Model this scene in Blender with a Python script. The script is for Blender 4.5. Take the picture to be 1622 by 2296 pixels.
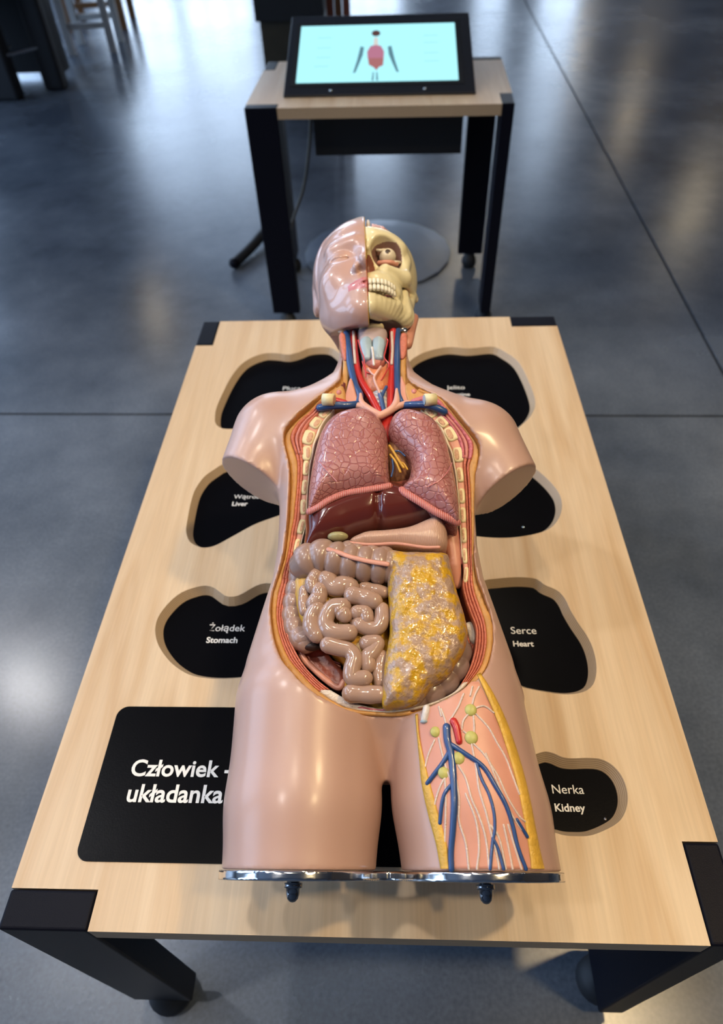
import bpy, bmesh, math, random
import numpy as np
from mathutils import Matrix, Vector

for o in list(bpy.data.objects):
    bpy.data.objects.remove(o)
scene = bpy.context.scene
COL = scene.collection
rnd = random.Random(7)

# ------------------------------------------------------------------ camera
CX, CY, FPX = 811.0, 1148.0, 1509.2
CAM_H = 0.80                       # camera height above the front table top (z = 0)
RC = np.array([[0.99909706, 0.00362589, 0.04233115],
               [0.02603191, 0.73517696, -0.67737521],
               [-0.03357697, 0.67786554, 0.73441875]])
CAM = np.array([0.0, 0.0, CAM_H])
cam_data = bpy.data.cameras.new('camera')
cam = bpy.data.objects.new('camera', cam_data)
COL.objects.link(cam)
m4 = Matrix.Identity(4)
for i in range(3):
    for j in range(3):
        m4[i][j] = RC[i][j]
    m4[i][3] = CAM[i]
cam.matrix_world = m4
cam_data.sensor_fit = 'VERTICAL'
cam_data.sensor_height = 36.0
cam_data.lens = FPX / 2296.0 * 36.0
cam_data.clip_start = 0.02
cam_data.clip_end = 100
cam_data.dof.use_dof = True
cam_data.dof.focus_distance = 0.70
cam_data.dof.aperture_fstop = 4.5
scene.camera = cam

# ------------------------------------------------------------------ world, exposure
world = bpy.data.worlds.new('world')
scene.world = world
world.use_nodes = True
wb = world.node_tree.nodes['Background']
wb.inputs[0].default_value = (0.55, 0.68, 0.95, 1)
wb.inputs[1].default_value = 0.30
vs = scene.view_settings
vs.view_transform = 'Standard'
vs.look = 'None'
vs.exposure = 0.15
vs.gamma = 1.0
vs.use_curve_mapping = False

# ------------------------------------------------------------------ spot lamps that light the exhibit: hall lamps plus added fill lamps
Z_FLOOR = -0.565
Z_CEIL = 5.9
def spot(name, loc, target, power, color, size=0.07, angle=70, blend=0.6):
    l = bpy.data.lights.new(name, 'SPOT')
    l.energy = power; l.color = color; l.shadow_soft_size = size
    l.spot_size = math.radians(angle); l.spot_blend = blend
    o = bpy.data.objects.new(name, l); COL.objects.link(o)
    o.location = loc
    o.rotation_euler = (Vector(target) - Vector(loc)).to_track_quat('-Z', 'Y').to_euler()
    return o
LAMPS_NEAR = [((1.10, 0.48, 2.62), (0.05, 0.6, 0.1), 100, (1.0, 0.72, 0.38)),
              ((-0.45, 0.50, 2.62), (-0.1, 0.6, 0.1), 48, (1.0, 0.88, 0.74)),
              ((0.25, 2.10, 2.62), (0.0, 0.8, 0.0), 36, (1.0, 0.85, 0.65)),  # added fill from behind, softens the shadows of the main lamps
              ((-1.70, 1.00, 2.62), (-0.2, 0.7, 0.0), 55, (0.88, 0.92, 1.0)),  # added cool fill from the left
              ((0.95, -0.22, 2.62), (0.1, 0.4, 0.0), 46, (1.0, 0.76, 0.40)),  # added warm fill, lifts the shadow in front of the base plate
              ((-1.15, -0.18, 2.62), (-0.1, 0.4, 0.0), 32, (0.92, 0.94, 1.0)),  # added cool fill on the near left side
              ((-2.76, 2.42, 2.62), (-1.0, 1.8, -0.5), 60, (0.95, 0.95, 1.0))]
for i, (lc, tg, pw, cl) in enumerate(LAMPS_NEAR):
    spot('spot_light', lc, tg, pw, cl)

# ------------------------------------------------------------------ measuring helpers
def ray(u, v):
    return RC @ np.array([u - CX, -(v - CY), -FPX])
def at(u, v, z=0.0):
    r = ray(u, v); t = (z - CAM_H) / r[2]
    return CAM + t * r

# ------------------------------------------------------------------ materials
def new_mat(name):
    m = bpy.data.materials.new(name); m.use_nodes = True
    nt = m.node_tree
    return m, nt, nt.nodes['Principled BSDF']
def col4(c): return (c[0], c[1], c[2], 1.0)
def plain(name, color, rough=0.4, metal=0.0, coat=0.0, spec=0.5, noise=0.0, nscale=40, bump=0.0, bscale=200, coat_rough=0.06, emit=None, estr=0.0):
    m, nt, b = new_mat(name)
    b.inputs['Base Color'].default_value = col4(color)
    b.inputs['Roughness'].default_value = rough
    b.inputs['Metallic'].default_value = metal
    b.inputs['Coat Weight'].default_value = coat
    b.inputs['Coat Roughness'].default_value = coat_rough
    b.inputs['Specular IOR Level'].default_value = spec
    if noise or bump:
        tc = nt.nodes.new('ShaderNodeTexCoord')
    if noise:
        n = nt.nodes.new('ShaderNodeTexNoise'); n.inputs['Scale'].default_value = nscale; n.inputs['Detail'].default_value = 4
        nt.links.new(tc.outputs['Object'], n.inputs['Vector'])
        mx = nt.nodes.new('ShaderNodeMix'); mx.data_type = 'RGBA'
        mx.inputs[6].default_value = col4([c * (1 - noise) for c in color])
        mx.inputs[7].default_value = col4([min(1, c * (1 + noise)) for c in color])
        nt.links.new(n.outputs['Fac'], mx.inputs[0]); nt.links.new(mx.outputs[2], b.inputs['Base Color'])
    if bump:
        n2 = nt.nodes.new('ShaderNodeTexNoise'); n2.inputs['Scale'].default_value = bscale; n2.inputs['Detail'].default_value = 3
        nt.links.new(tc.outputs['Object'], n2.inputs['Vector'])
        bp = nt.nodes.new('ShaderNodeBump'); bp.inputs['Strength'].default_value = bump; bp.inputs['Distance'].default_value = 0.002
        nt.links.new(n2.outputs['Fac'], bp.inputs['Height']); nt.links.new(bp.outputs[0], b.inputs['Normal'])
    if emit:
        b.inputs['Emission Color'].default_value = col4(emit); b.inputs['Emission Strength'].default_value = estr
    return m
M = {}
M['skin'] = plain('skin_plastic', (0.475, 0.295, 0.235), 0.40, coat=0.3, noise=0.04, nscale=9, coat_rough=0.2)
M['skin_head'] = plain('skin_plastic_head', (0.49, 0.295, 0.235), 0.30, coat=0.6, coat_rough=0.08)
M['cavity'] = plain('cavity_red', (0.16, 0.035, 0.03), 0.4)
M['fat'] = plain('fat_ochre', (0.50, 0.25, 0.07), 0.4, noise=0.25, nscale=60, bump=0.4, bscale=250)
M['fat_y'] = plain('fat_yellow', (0.62, 0.36, 0.05), 0.4, noise=0.3, nscale=90, bump=0.5, bscale=300)
M['muscle'] = plain('muscle_salmon', (0.56, 0.165, 0.105), 0.42, noise=0.25, nscale=160, bump=0.8, bscale=420)
M['muscle_p'] = plain('muscle_pink', (0.55, 0.20, 0.17), 0.38, noise=0.15, nscale=120, bump=0.5, bscale=350)
M['muscle_m'] = plain('muscle_magenta', (0.55, 0.15, 0.19), 0.38, noise=0.25, nscale=160, bump=0.8, bscale=420)
M['muscle_l'] = plain('muscle_light', (0.60, 0.27, 0.19), 0.40, noise=0.08, nscale=50)
M['bone'] = plain('bone_cream', (0.72, 0.62, 0.36), 0.4, noise=0.08, nscale=80)
M['marrow'] = plain('marrow', (0.62, 0.36, 0.22), 0.5, noise=0.3, nscale=260, bump=1.0, bscale=500)
M['skull'] = plain('skull_bone', (0.74, 0.66, 0.41), 0.27, coat=0.4, noise=0.06, nscale=30)
M['tooth'] = plain('tooth_white', (0.80, 0.76, 0.62), 0.25, coat=0.4)
M['pleura'] = plain('pleura_cream', (0.72, 0.62, 0.48), 0.4)
M['pale'] = plain('tendon_white', (0.66, 0.60, 0.55), 0.4, noise=0.15, nscale=300, bump=0.5, bscale=400)
M['vein'] = plain('vein_blue', (0.02, 0.065, 0.20), 0.35, coat=0.3)
M['artery'] = plain('artery_red', (0.50, 0.022, 0.018), 0.32, coat=0.3)
M['nerve'] = plain('nerve_white', (0.66, 0.52, 0.44), 0.4, bump=0.6, bscale=600)
M['node'] = plain('lymph_node', (0.46, 0.43, 0.12), 0.4, noise=0.12, nscale=250)
M['cart'] = plain('cartilage_blue', (0.34, 0.44, 0.50), 0.35, coat=0.2)
M['lilac'] = plain('membrane_lilac', (0.47, 0.37, 0.37), 0.4)
M['thyroid'] = plain('thyroid_orange', (0.60, 0.20, 0.085), 0.35, noise=0.2, nscale=120, bump=0.5, bscale=250)
M['pinkband'] = plain('vessel_pink', (0.66, 0.36, 0.28), 0.35, coat=0.2)
M['liver'] = plain('liver_maroon', (0.10, 0.018, 0.013), 0.17, coat=0.5, noise=0.12, nscale=25)
M['gall'] = plain('gallbladder_green', (0.32, 0.28, 0.13), 0.35, noise=0.3, nscale=120)
M['dark'] = plain('dark_brown', (0.03, 0.012, 0.01), 0.5)
M['intestine'] = plain('intestine_beige', (0.39, 0.25, 0.19), 0.16, coat=0.6, coat_rough=0.03, noise=0.07, nscale=40)
M['colon'] = plain('colon_brown', (0.33, 0.21, 0.165), 0.28, coat=0.25, noise=0.15, nscale=30)
M['sigmoid'] = plain('colon_grey', (0.25, 0.17, 0.155), 0.3, coat=0.25, noise=0.2, nscale=60)
M['taenia'] = plain('taenia_pink', (0.60, 0.28, 0.21), 0.32)
M['mesentery'] = plain('mesentery_yellow', (0.55, 0.30, 0.035), 0.35, noise=0.2, nscale=80)
M['caecum'] = plain('caecum_inside', (0.30, 0.075, 0.045), 0.35, noise=0.3, nscale=60, bump=0.5, bscale=150)
M['chrome'] = plain('chrome', (0.72, 0.72, 0.72), 0.12, metal=1.0)
M['chrome_dark'] = plain('dark_chrome', (0.30, 0.30, 0.31), 0.12, metal=1.0)
M['black_steel'] = plain('black_powder_steel', (0.0055, 0.006, 0.011), 0.40, spec=0.07, bump=0.15, bscale=900)
M['black_panel'] = plain('black_panel', (0.002, 0.002, 0.003), 0.30, spec=0.05, bump=0.05, bscale=500)
M['white_ink'] = plain('white_print', (0.75, 0.74, 0.72), 0.5)
M['black_matte'] = plain('black_matte', (0.006, 0.006, 0.007), 0.6)
M['rubber'] = plain('rubber_black', (0.010, 0.012, 0.016), 0.6)
M['brain'] = plain('brain_pink', (0.58, 0.30, 0.25), 0.35, coat=0.2)
M['lip'] = plain('lip_pink', (0.50, 0.155, 0.155), 0.28, coat=0.5)
M['orbit'] = plain('orbit_mauve', (0.26, 0.14, 0.115), 0.5)
M['eye'] = plain('eyeball_white', (0.68, 0.60, 0.45), 0.25, coat=0.4)
M['iris'] = plain('iris_dark', (0.07, 0.045, 0.035), 0.2, coat=0.5)
M['head_fat'] = plain('head_cut_yellow', (0.68, 0.44, 0.04), 0.4)
M['head_red'] = plain('head_cut_red', (0.55, 0.08, 0.05), 0.4)

def M_lung():
    m, nt, b = new_mat('lung_pink')
    tc = nt.nodes.new('ShaderNodeTexCoord')
    nz = nt.nodes.new('ShaderNodeTexNoise'); nz.inputs['Scale'].default_value = 45
    nt.links.new(tc.outputs['Object'], nz.inputs['Vector'])
    ad = nt.nodes.new('ShaderNodeMix'); ad.data_type = 'VECTOR'; ad.inputs[0].default_value = 0.012
    nt.links.new(tc.outputs['Object'], ad.inputs[4]); nt.links.new(nz.outputs['Color'], ad.inputs[5])
    vo = nt.nodes.new('ShaderNodeTexVoronoi'); vo.feature = 'DISTANCE_TO_EDGE'; vo.inputs['Scale'].default_value = 125
    nt.links.new(ad.outputs[1], vo.inputs['Vector'])
    rp = nt.nodes.new('ShaderNodeMapRange'); rp.inputs[1].default_value = 0.0; rp.inputs[2].default_value = 0.11
    nt.links.new(vo.outputs['Distance'], rp.inputs[0])
    bp = nt.nodes.new('ShaderNodeBump'); bp.inputs['Strength'].default_value = 0.6; bp.inputs['Distance'].default_value = 0.0009
    nt.links.new(rp.outputs[0], bp.inputs['Height']); nt.links.new(bp.outputs[0], b.inputs['Normal'])
    n2 = nt.nodes.new('ShaderNodeTexNoise'); n2.inputs['Scale'].default_value = 28
    nt.links.new(tc.outputs['Object'], n2.inputs['Vector'])
    mx = nt.nodes.new('ShaderNodeMix'); mx.data_type = 'RGBA'
    mx.inputs[6].default_value = (0.40, 0.155, 0.145, 1); mx.inputs[7].default_value = (0.42, 0.20, 0.185, 1)
    nt.links.new(n2.outputs['Fac'], mx.inputs[0])
    m2 = nt.nodes.new('ShaderNodeMix'); m2.data_type = 'RGBA'; m2.inputs[6].default_value = (0.33, 0.10, 0.095, 1)
    nt.links.new(rp.outputs[0], m2.inputs[0]); nt.links.new(mx.outputs[2], m2.inputs[7])
    nt.links.new(m2.outputs[2], b.inputs['Base Color'])
    b.inputs['Roughness'].default_value = 0.24; b.inputs['Coat Weight'].default_value = 0.4
    return m
M['lung'] = M_lung()
def M_omentum():
    m, nt, b = new_mat('omentum_yellow')
    tc = nt.nodes.new('ShaderNodeTexCoord')
    n = nt.nodes.new('ShaderNodeTexNoise'); n.inputs['Scale'].default_value = 75; n.inputs['Detail'].default_value = 5
    nt.links.new(tc.outputs['Object'], n.inputs['Vector'])
    cr = nt.nodes.new('ShaderNodeValToRGB')
    cr.color_ramp.elements[0].position = 0.43; cr.color_ramp.elements[0].color = (0.37, 0.24, 0.165, 1)
    cr.color_ramp.elements[1].position = 0.56; cr.color_ramp.elements[1].color = (0.54, 0.30, 0.015, 1)
    nt.links.new(n.outputs['Fac'], cr.inputs[0]); nt.links.new(cr.outputs[0], b.inputs['Base Color'])
    v = nt.nodes.new('ShaderNodeTexNoise'); v.inputs['Scale'].default_value = 240; v.inputs['Detail'].default_value = 1; v.inputs['Distortion'].default_value = 1.2
    nt.links.new(tc.outputs['Object'], v.inputs['Vector'])
    v2 = nt.nodes.new('ShaderNodeTexVoronoi'); v2.inputs['Scale'].default_value = 210
    nt.links.new(tc.outputs['Object'], v2.inputs['Vector'])
    ad = nt.nodes.new('ShaderNodeMath'); ad.operation = 'ADD'
    nt.links.new(v.outputs['Fac'], ad.inputs[0]); nt.links.new(v2.outputs['Distance'], ad.inputs[1])
    bp = nt.nodes.new('ShaderNodeBump'); bp.inputs['Strength'].default_value = 0.65; bp.inputs['Distance'].default_value = 0.0011
    nt.links.new(ad.outputs[0], bp.inputs['Height']); nt.links.new(bp.outputs[0], b.inputs['Normal'])
    b.inputs['Roughness'].default_value = 0.25; b.inputs['Coat Weight'].default_value = 0.3
    return m
M['omentum'] = M_omentum()
def M_stripes(name, c1, c2, scale, rough=0.35, axis='X', bump=0.6, dist=2.0):
    m, nt, b = new_mat(name)
    tc = nt.nodes.new('ShaderNodeTexCoord')
    w = nt.nodes.new('ShaderNodeTexWave'); w.bands_direction = axis; w.inputs['Scale'].default_value = scale
    w.inputs['Distortion'].default_value = dist; w.inputs['Detail'].default_value = 1.5
    nt.links.new(tc.outputs['Object'], w.inputs['Vector'])
    mx = nt.nodes.new('ShaderNodeMix'); mx.data_type = 'RGBA'
    mx.inputs[6].default_value = col4(c1); mx.inputs[7].default_value = col4(c2)
    nt.links.new(w.outputs['Fac'], mx.inputs[0]); nt.links.new(mx.outputs[2], b.inputs['Base Color'])
    bp = nt.nodes.new('ShaderNodeBump'); bp.inputs['Strength'].default_value = bump; bp.inputs['Distance'].default_value = 0.001
    nt.links.new(w.outputs['Fac'], bp.inputs['Height']); nt.links.new(bp.outputs[0], b.inputs['Normal'])
    b.inputs['Roughness'].default_value = rough
    return m
M['lung_band'] = M_stripes('lung_cut_band', (0.52, 0.10, 0.09), (0.62, 0.30, 0.26), 150, axis='X', dist=0.4)
M['stomach'] = M_stripes('stomach_beige', (0.50, 0.305, 0.225), (0.53, 0.33, 0.25), 170, 0.3, axis='X', bump=0.22, dist=4.0)
M['trachea'] = M_stripes('trachea_rings', (0.36, 0.45, 0.50), (0.58, 0.60, 0.58), 45, axis='Y', dist=0.2)
def M_wood():
    m, nt, b = new_mat('birch_plywood')
    tc = nt.nodes.new('ShaderNodeTexCoord')
    mp = nt.nodes.new('ShaderNodeMapping'); mp.inputs['Scale'].default_value = (14, 1.1, 8)
    nt.links.new(tc.outputs['Object'], mp.inputs['Vector'])
    n = nt.nodes.new('ShaderNodeTexNoise'); n.inputs['Scale'].default_value = 1.6; n.inputs['Detail'].default_value = 6; n.inputs['Distortion'].default_value = 0.9
    nt.links.new(mp.outputs[0], n.inputs['Vector'])
    mp2 = nt.nodes.new('ShaderNodeMapping'); mp2.inputs['Scale'].default_value = (160, 5, 60)
    nt.links.new(tc.outputs['Object'], mp2.inputs['Vector'])
    n2 = nt.nodes.new('ShaderNodeTexNoise'); n2.inputs['Scale'].default_value = 2.0; n2.inputs['Detail'].default_value = 3
    nt.links.new(mp2.outputs[0], n2.inputs['Vector'])
    cr = nt.nodes.new('ShaderNodeValToRGB')
    cr.color_ramp.elements[0].position = 0.30; cr.color_ramp.elements[0].color = (0.57, 0.385, 0.215, 1)
    cr.color_ramp.elements[1].position = 0.62; cr.color_ramp.elements[1].color = (0.69, 0.525, 0.345, 1)
    nt.links.new(n.outputs['Fac'], cr.inputs[0])
    mx = nt.nodes.new('ShaderNodeMix'); mx.data_type = 'RGBA'; mx.blend_type = 'MULTIPLY'; mx.inputs[0].default_value = 0.22
    nt.links.new(cr.outputs[0], mx.inputs[6]); nt.links.new(n2.outputs['Fac'], mx.inputs[7])
    nt.links.new(mx.outputs[2], b.inputs['Base Color'])
    b.inputs['Roughness'].default_value = 0.42
    return m
M['wood'] = M_wood()
def M_ply():
    m, nt, b = new_mat('plywood_edge')
    tc = nt.nodes.new('ShaderNodeTexCoord')
    w = nt.nodes.new('ShaderNodeTexWave'); w.bands_direction = 'Z'; w.inputs['Scale'].default_value = 150; w.inputs['Distortion'].default_value = 0.2
    nt.links.new(tc.outputs['Object'], w.inputs['Vector'])
    mx = nt.nodes.new('ShaderNodeMix'); mx.data_type = 'RGBA'
    mx.inputs[6].default_value = (0.27, 0.18, 0.10, 1); mx.inputs[7].default_value = (0.52, 0.39, 0.25, 1)
    nt.links.new(w.outputs['Fac'], mx.inputs[0]); nt.links.new(mx.outputs[2], b.inputs['Base Color'])
    b.inputs['Roughness'].default_value = 0.5
    return m
M['ply'] = M_ply()
def M_floor():
    m, nt, b = new_mat('polished_concrete')
    tc = nt.nodes.new('ShaderNodeTexCoord')
    n = nt.nodes.new('ShaderNodeTexNoise'); n.inputs['Scale'].default_value = 1.3; n.inputs['Detail'].default_value = 7; n.inputs['Roughness'].default_value = 0.62
    nt.links.new(tc.outputs['Object'], n.inputs['Vector'])
    n2 = nt.nodes.new('ShaderNodeTexNoise'); n2.inputs['Scale'].default_value = 140; n2.inputs['Detail'].default_value = 3
    nt.links.new(tc.outputs['Object'], n2.inputs['Vector'])
    cr = nt.nodes.new('ShaderNodeValToRGB')
    cr.color_ramp.elements[0].position = 0.36; cr.color_ramp.elements[0].color = (0.056, 0.069, 0.091, 1)
    cr.color_ramp.elements[1].position = 0.64; cr.color_ramp.elements[1].color = (0.140, 0.162, 0.195, 1)
    nt.links.new(n.outputs['Fac'], cr.inputs[0])
    mx = nt.nodes.new('ShaderNodeMix'); mx.data_type = 'RGBA'; mx.blend_type = 'OVERLAY'; mx.inputs[0].default_value = 0.35
    nt.links.new(cr.outputs[0], mx.inputs[6]); nt.links.new(n2.outputs['Fac'], mx.inputs[7])
    nt.links.new(mx.outputs[2], b.inputs['Base Color'])
    mr = nt.nodes.new('ShaderNodeMapRange'); mr.inputs[3].default_value = 0.17; mr.inputs[4].default_value = 0.33
    nt.links.new(n.outputs['Fac'], mr.inputs[0]); nt.links.new(mr.outputs[0], b.inputs['Roughness'])
    b.inputs['Specular IOR Level'].default_value = 0.6
    return m
M['floor'] = M_floor()
M['joint'] = plain('floor_joint', (0.015, 0.016, 0.018), 0.8)
M['wall'] = plain('grey_wall', (0.16, 0.18, 0.22), 0.8, noise=0.1, nscale=2)
M['wall_brown'] = plain('brown_wall', (0.13, 0.075, 0.045), 0.7, noise=0.15, nscale=2)
M['ceil'] = plain('grey_ceiling', (0.16, 0.18, 0.22), 0.8)
M['window'] = plain('daylight_pane', (0.5, 0.6, 0.7), 0.3, emit=(0.48, 0.68, 1.0), estr=5.0)
M['window_far'] = plain('far_daylight_pane', (0.5, 0.6, 0.7), 0.3, emit=(0.62, 0.78, 1.0), estr=5.5)
M['lamp'] = plain('lamp_lens', (0.8, 0.8, 0.8), 0.3, emit=(1.0, 0.82, 0.55), estr=45)
M['brownwood'] = plain('brown_wood', (0.20, 0.085, 0.025), 0.4, noise=0.2, nscale=12)
M['redwood'] = plain('red_brown_panel', (0.22, 0.06, 0.03), 0.4, noise=0.1, nscale=12)
M['olive'] = plain('olive_brown_panel', (0.045, 0.036, 0.020), 0.4, noise=0.4, nscale=9)
M['white_paint'] = plain('white_painted_wood', (0.60, 0.60, 0.58), 0.4)
M['grey_disc'] = plain('grey_floor_plate', (0.11, 0.135, 0.18), 0.3)
M['cable'] = plain('cable_grey', (0.08, 0.07, 0.055), 0.5)
M['bezel'] = plain('kiosk_black', (0.014, 0.013, 0.014), 0.30, bump=0.05, bscale=700)

# ------------------------------------------------------------------ mesh helpers
ROOT = {}
def thing(name, label, cat, loc, group=None, kind=None):
    o = bpy.data.objects.new(name, None); COL.objects.link(o)
    o.empty_display_size = 0.05
    o.location = Vector([float(a) for a in loc])
    o['label'] = label; o['category'] = cat
    if group: o['group'] = group
    if kind: o['kind'] = kind
    ROOT[o.name] = np.array(loc, float)
    return o
def mesh_data(name, V, F, mats, fm=None, smooth=True):
    V = np.asarray(V, np.float64)
    me = bpy.data.meshes.new(name)
    if isinstance(F, np.ndarray) and F.ndim == 2:
        nf, k = F.shape
        me.vertices.add(len(V)); me.vertices.foreach_set('co', V.astype(np.float32).ravel())
        me.loops.add(nf * k); me.loops.foreach_set('vertex_index', F.astype(np.int32).ravel())
        me.polygons.add(nf)
        me.polygons.foreach_set('loop_start', np.arange(0, nf * k, k, dtype=np.int32))
        me.update(calc_edges=True)
    else:
        me.from_pydata([tuple(v) for v in V], [], [tuple(int(i) for i in f) for f in F]); me.update()
    for m in (mats if isinstance(mats, (list, tuple)) else [mats]):
        me.materials.append(m)
    if fm is not None:
        me.polygons.foreach_set('material_index', np.asarray(fm, np.int32))
    me.polygons.foreach_set('use_smooth', np.full(len(me.polygons), bool(smooth)))
    me.validate()
    return me
def root_of(o):
    while o.parent is not None: o = o.parent
    return ROOT.get(o.name, np.zeros(3))
def part(name, V, F, mats, parent=None, fm=None, smooth=True, label=None, cat=None, group=None, kind=None, loc=None):
    """One mesh object; V is in world coordinates."""
    V = np.asarray(V, float)
    if parent is not None:
        off = root_of(parent)
    else:
        off = np.array(loc if loc is not None else [V[:, 0].mean(), V[:, 1].mean(), V[:, 2].min()], float)
    me = mesh_data(name, V - off, F, mats, fm, smooth)
    o = bpy.data.objects.new(name, me); COL.objects.link(o)
    if parent is not None:
        o.parent = parent
    else:
        o.location = Vector(off); ROOT[o.name] = off
    if label: o['label'] = label
    if cat: o['category'] = cat
    if group: o['group'] = group
    if kind: o['kind'] = kind
    return o
def bevel(o, w=0.002, seg=2):
    b = o.modifiers.new('bevel', 'BEVEL'); b.width = w; b.segments = seg; b.limit_method = 'ANGLE'
    b.angle_limit = math.radians(40)
    return o
def box_vf(x0, x1, y0, y1, z0, z1, rot=0.0, piv=None):
    V = np.array([(x, y, z) for z in (z0, z1) for y in (y0, y1) for x in (x0, x1)], float)
    if rot:
        p = np.array(piv if piv is not None else (0, 0)); c, s = math.cos(rot), math.sin(rot)
        d = V[:, :2] - p
        V[:, 0] = p[0] + c * d[:, 0] - s * d[:, 1]; V[:, 1] = p[1] + s * d[:, 0] + c * d[:, 1]
    F = [(0, 2, 3, 1), (4, 5, 7, 6), (0, 1, 5, 4), (2, 6, 7, 3), (0, 4, 6, 2), (1, 3, 7, 5)]
    return V, F
def cr(pts, m, closed=False):
    """Catmull-Rom resampling of a polyline, evenly by arc length."""
    P_ = np.asarray(pts, float); n = len(P_)
    if n == 2 and not closed:
        t = np.linspace(0, 1, m)[:, None]; return P_[0] * (1 - t) + P_[1] * t
    if closed:
        Q = np.vstack([P_[-1], P_, P_[0], P_[1]]); segs = n
    else:
        Q = np.vstack([2 * P_[0] - P_[1], P_, 2 * P_[-1] - P_[-2]]); segs = n - 1
    out = []
    K = 16
    for i in range(segs):
        p0, p1, p2, p3 = Q[i:i + 4]
        t = np.linspace(0, 1, K, endpoint=False)[:, None]
        out.append(0.5 * ((2 * p1) + (-p0 + p2) * t + (2 * p0 - 5 * p1 + 4 * p2 - p3) * t ** 2 + (-p0 + 3 * p1 - 3 * p2 + p3) * t ** 3))
    out = np.vstack(out + [Q[1 + segs][None]])
    d = np.r_[0, np.cumsum(np.linalg.norm(np.diff(out, axis=0), axis=1))]
    s = np.linspace(0, d[-1], m, endpoint=not closed)
    return np.stack([np.interp(s, d, out[:, k]) for k in range(out.shape[1])], 1)
def tube_vf(path, rad, sides=12, caps=True, flat=1.0, up=None, capn=3):
    """Swept tube along path (world); rad scalar or array; round caps."""
    Pt = np.asarray(path, float); n = len(Pt)
    r = np.full(n, rad, float) if np.isscalar(rad) else np.asarray(rad, float)
    T_ = np.gradient(Pt, axis=0); T_ /= np.linalg.norm(T_, axis=1)[:, None] + 1e-12
    if caps:
        a = np.linspace(0, math.pi / 2, capn + 1)[1:]
        pre = [(Pt[0] - T_[0] * r[0] * math.sin(x), r[0] * max(math.cos(x), 0.02)) for x in a[::-1]]
        post = [(Pt[-1] + T_[-1] * r[-1] * math.sin(x), r[-1] * max(math.cos(x), 0.02)) for x in a]
        Pt = np.vstack([[p for p, _ in pre], Pt, [p for p, _ in post]])
        r = np.r_[[q for _, q in pre], r, [q for _, q in post]]
        T_ = np.vstack([np.repeat(T_[:1], capn, 0), T_, np.repeat(T_[-1:], capn, 0)])
        n = len(Pt)
    ref = np.array(up if up is not None else (0.0, 0.0, 1.0))
    V = np.zeros((n, sides, 3)); prev = None
    for i in range(n):
        t = T_[i]
        s_ = np.cross(t, ref)
        if np.linalg.norm(s_) < 1e-3: s_ = np.cross(t, (1, 0.2, 0)) if prev is None else prev
        s_ = s_ / np.linalg.norm(s_)
        if prev is not None and np.dot(prev, s_) < 0 and up is None: s_ = -s_
        prev = s_
        w = np.cross(s_, t)
        a = np.linspace(0, 2 * math.pi, sides, endpoint=False)
        V[i] = Pt[i] + r[i] * (np.cos(a)[:, None] * s_ + flat * np.sin(a)[:, None] * w)
    F = []
    for i in range(n - 1):
        for j in range(sides):
            k = (j + 1) % sides
            F.append((i * sides + j, i * sides + k, (i + 1) * sides + k, (i + 1) * sides + j))
    F.append(tuple(range(sides))[::-1]); F.append(tuple((n - 1) * sides + j for j in range(sides)))
    return V.reshape(-1, 3), F
def merge_vf(lst):
    V = []; F = []; o = 0
    for v, f in lst:
        V.append(np.asarray(v)); F += [tuple(i + o for i in q) for q in f]; o += len(v)
    return np.vstack(V), F
def ellipsoid_vf(c, r, axes=None, nu=16, nv=10, power=1.0):
    V = []; F = []
    A = np.eye(3) if axes is None else np.asarray(axes, float)
    def sp(x): return math.copysign(abs(x) ** power, x)
    for i in range(nv + 1):
        th = math.pi * i / nv
        for j in range(nu):
            ph = 2 * math.pi * j / nu
            l = np.array([r[0] * sp(math.sin(th)) * sp(math.cos(ph)), r[1] * sp(math.sin(th)) * sp(math.sin(ph)), r[2] * sp(math.cos(th))])
            V.append(np.asarray(c) + A.T @ l)
    for i in range(nv):
        for j in range(nu):
            k = (j + 1) % nu
            F.append((i * nu + j, (i + 1) * nu + j, (i + 1) * nu + k, i * nu + k))
    return np.array(V), F
def cyl_vf(p0, p1, r0, r1=None, sides=20):
    return tube_vf(np.array([p0, p1], float), [r0, r0 if r1 is None else r1], sides, caps=False)
def shrink(poly, d):
    p = np.asarray(poly, float); t = np.roll(p, -2, 0) - np.roll(p, 2, 0); n = np.stack([t[:, 1], -t[:, 0]], 1)
    n /= np.linalg.norm(n, axis=1)[:, None]
    ar = np.sum(p[:, 0] * np.roll(p[:, 1], -1) - np.roll(p[:, 0], -1) * p[:, 1])
    return p - (d if ar > 0 else -d) * n
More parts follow.
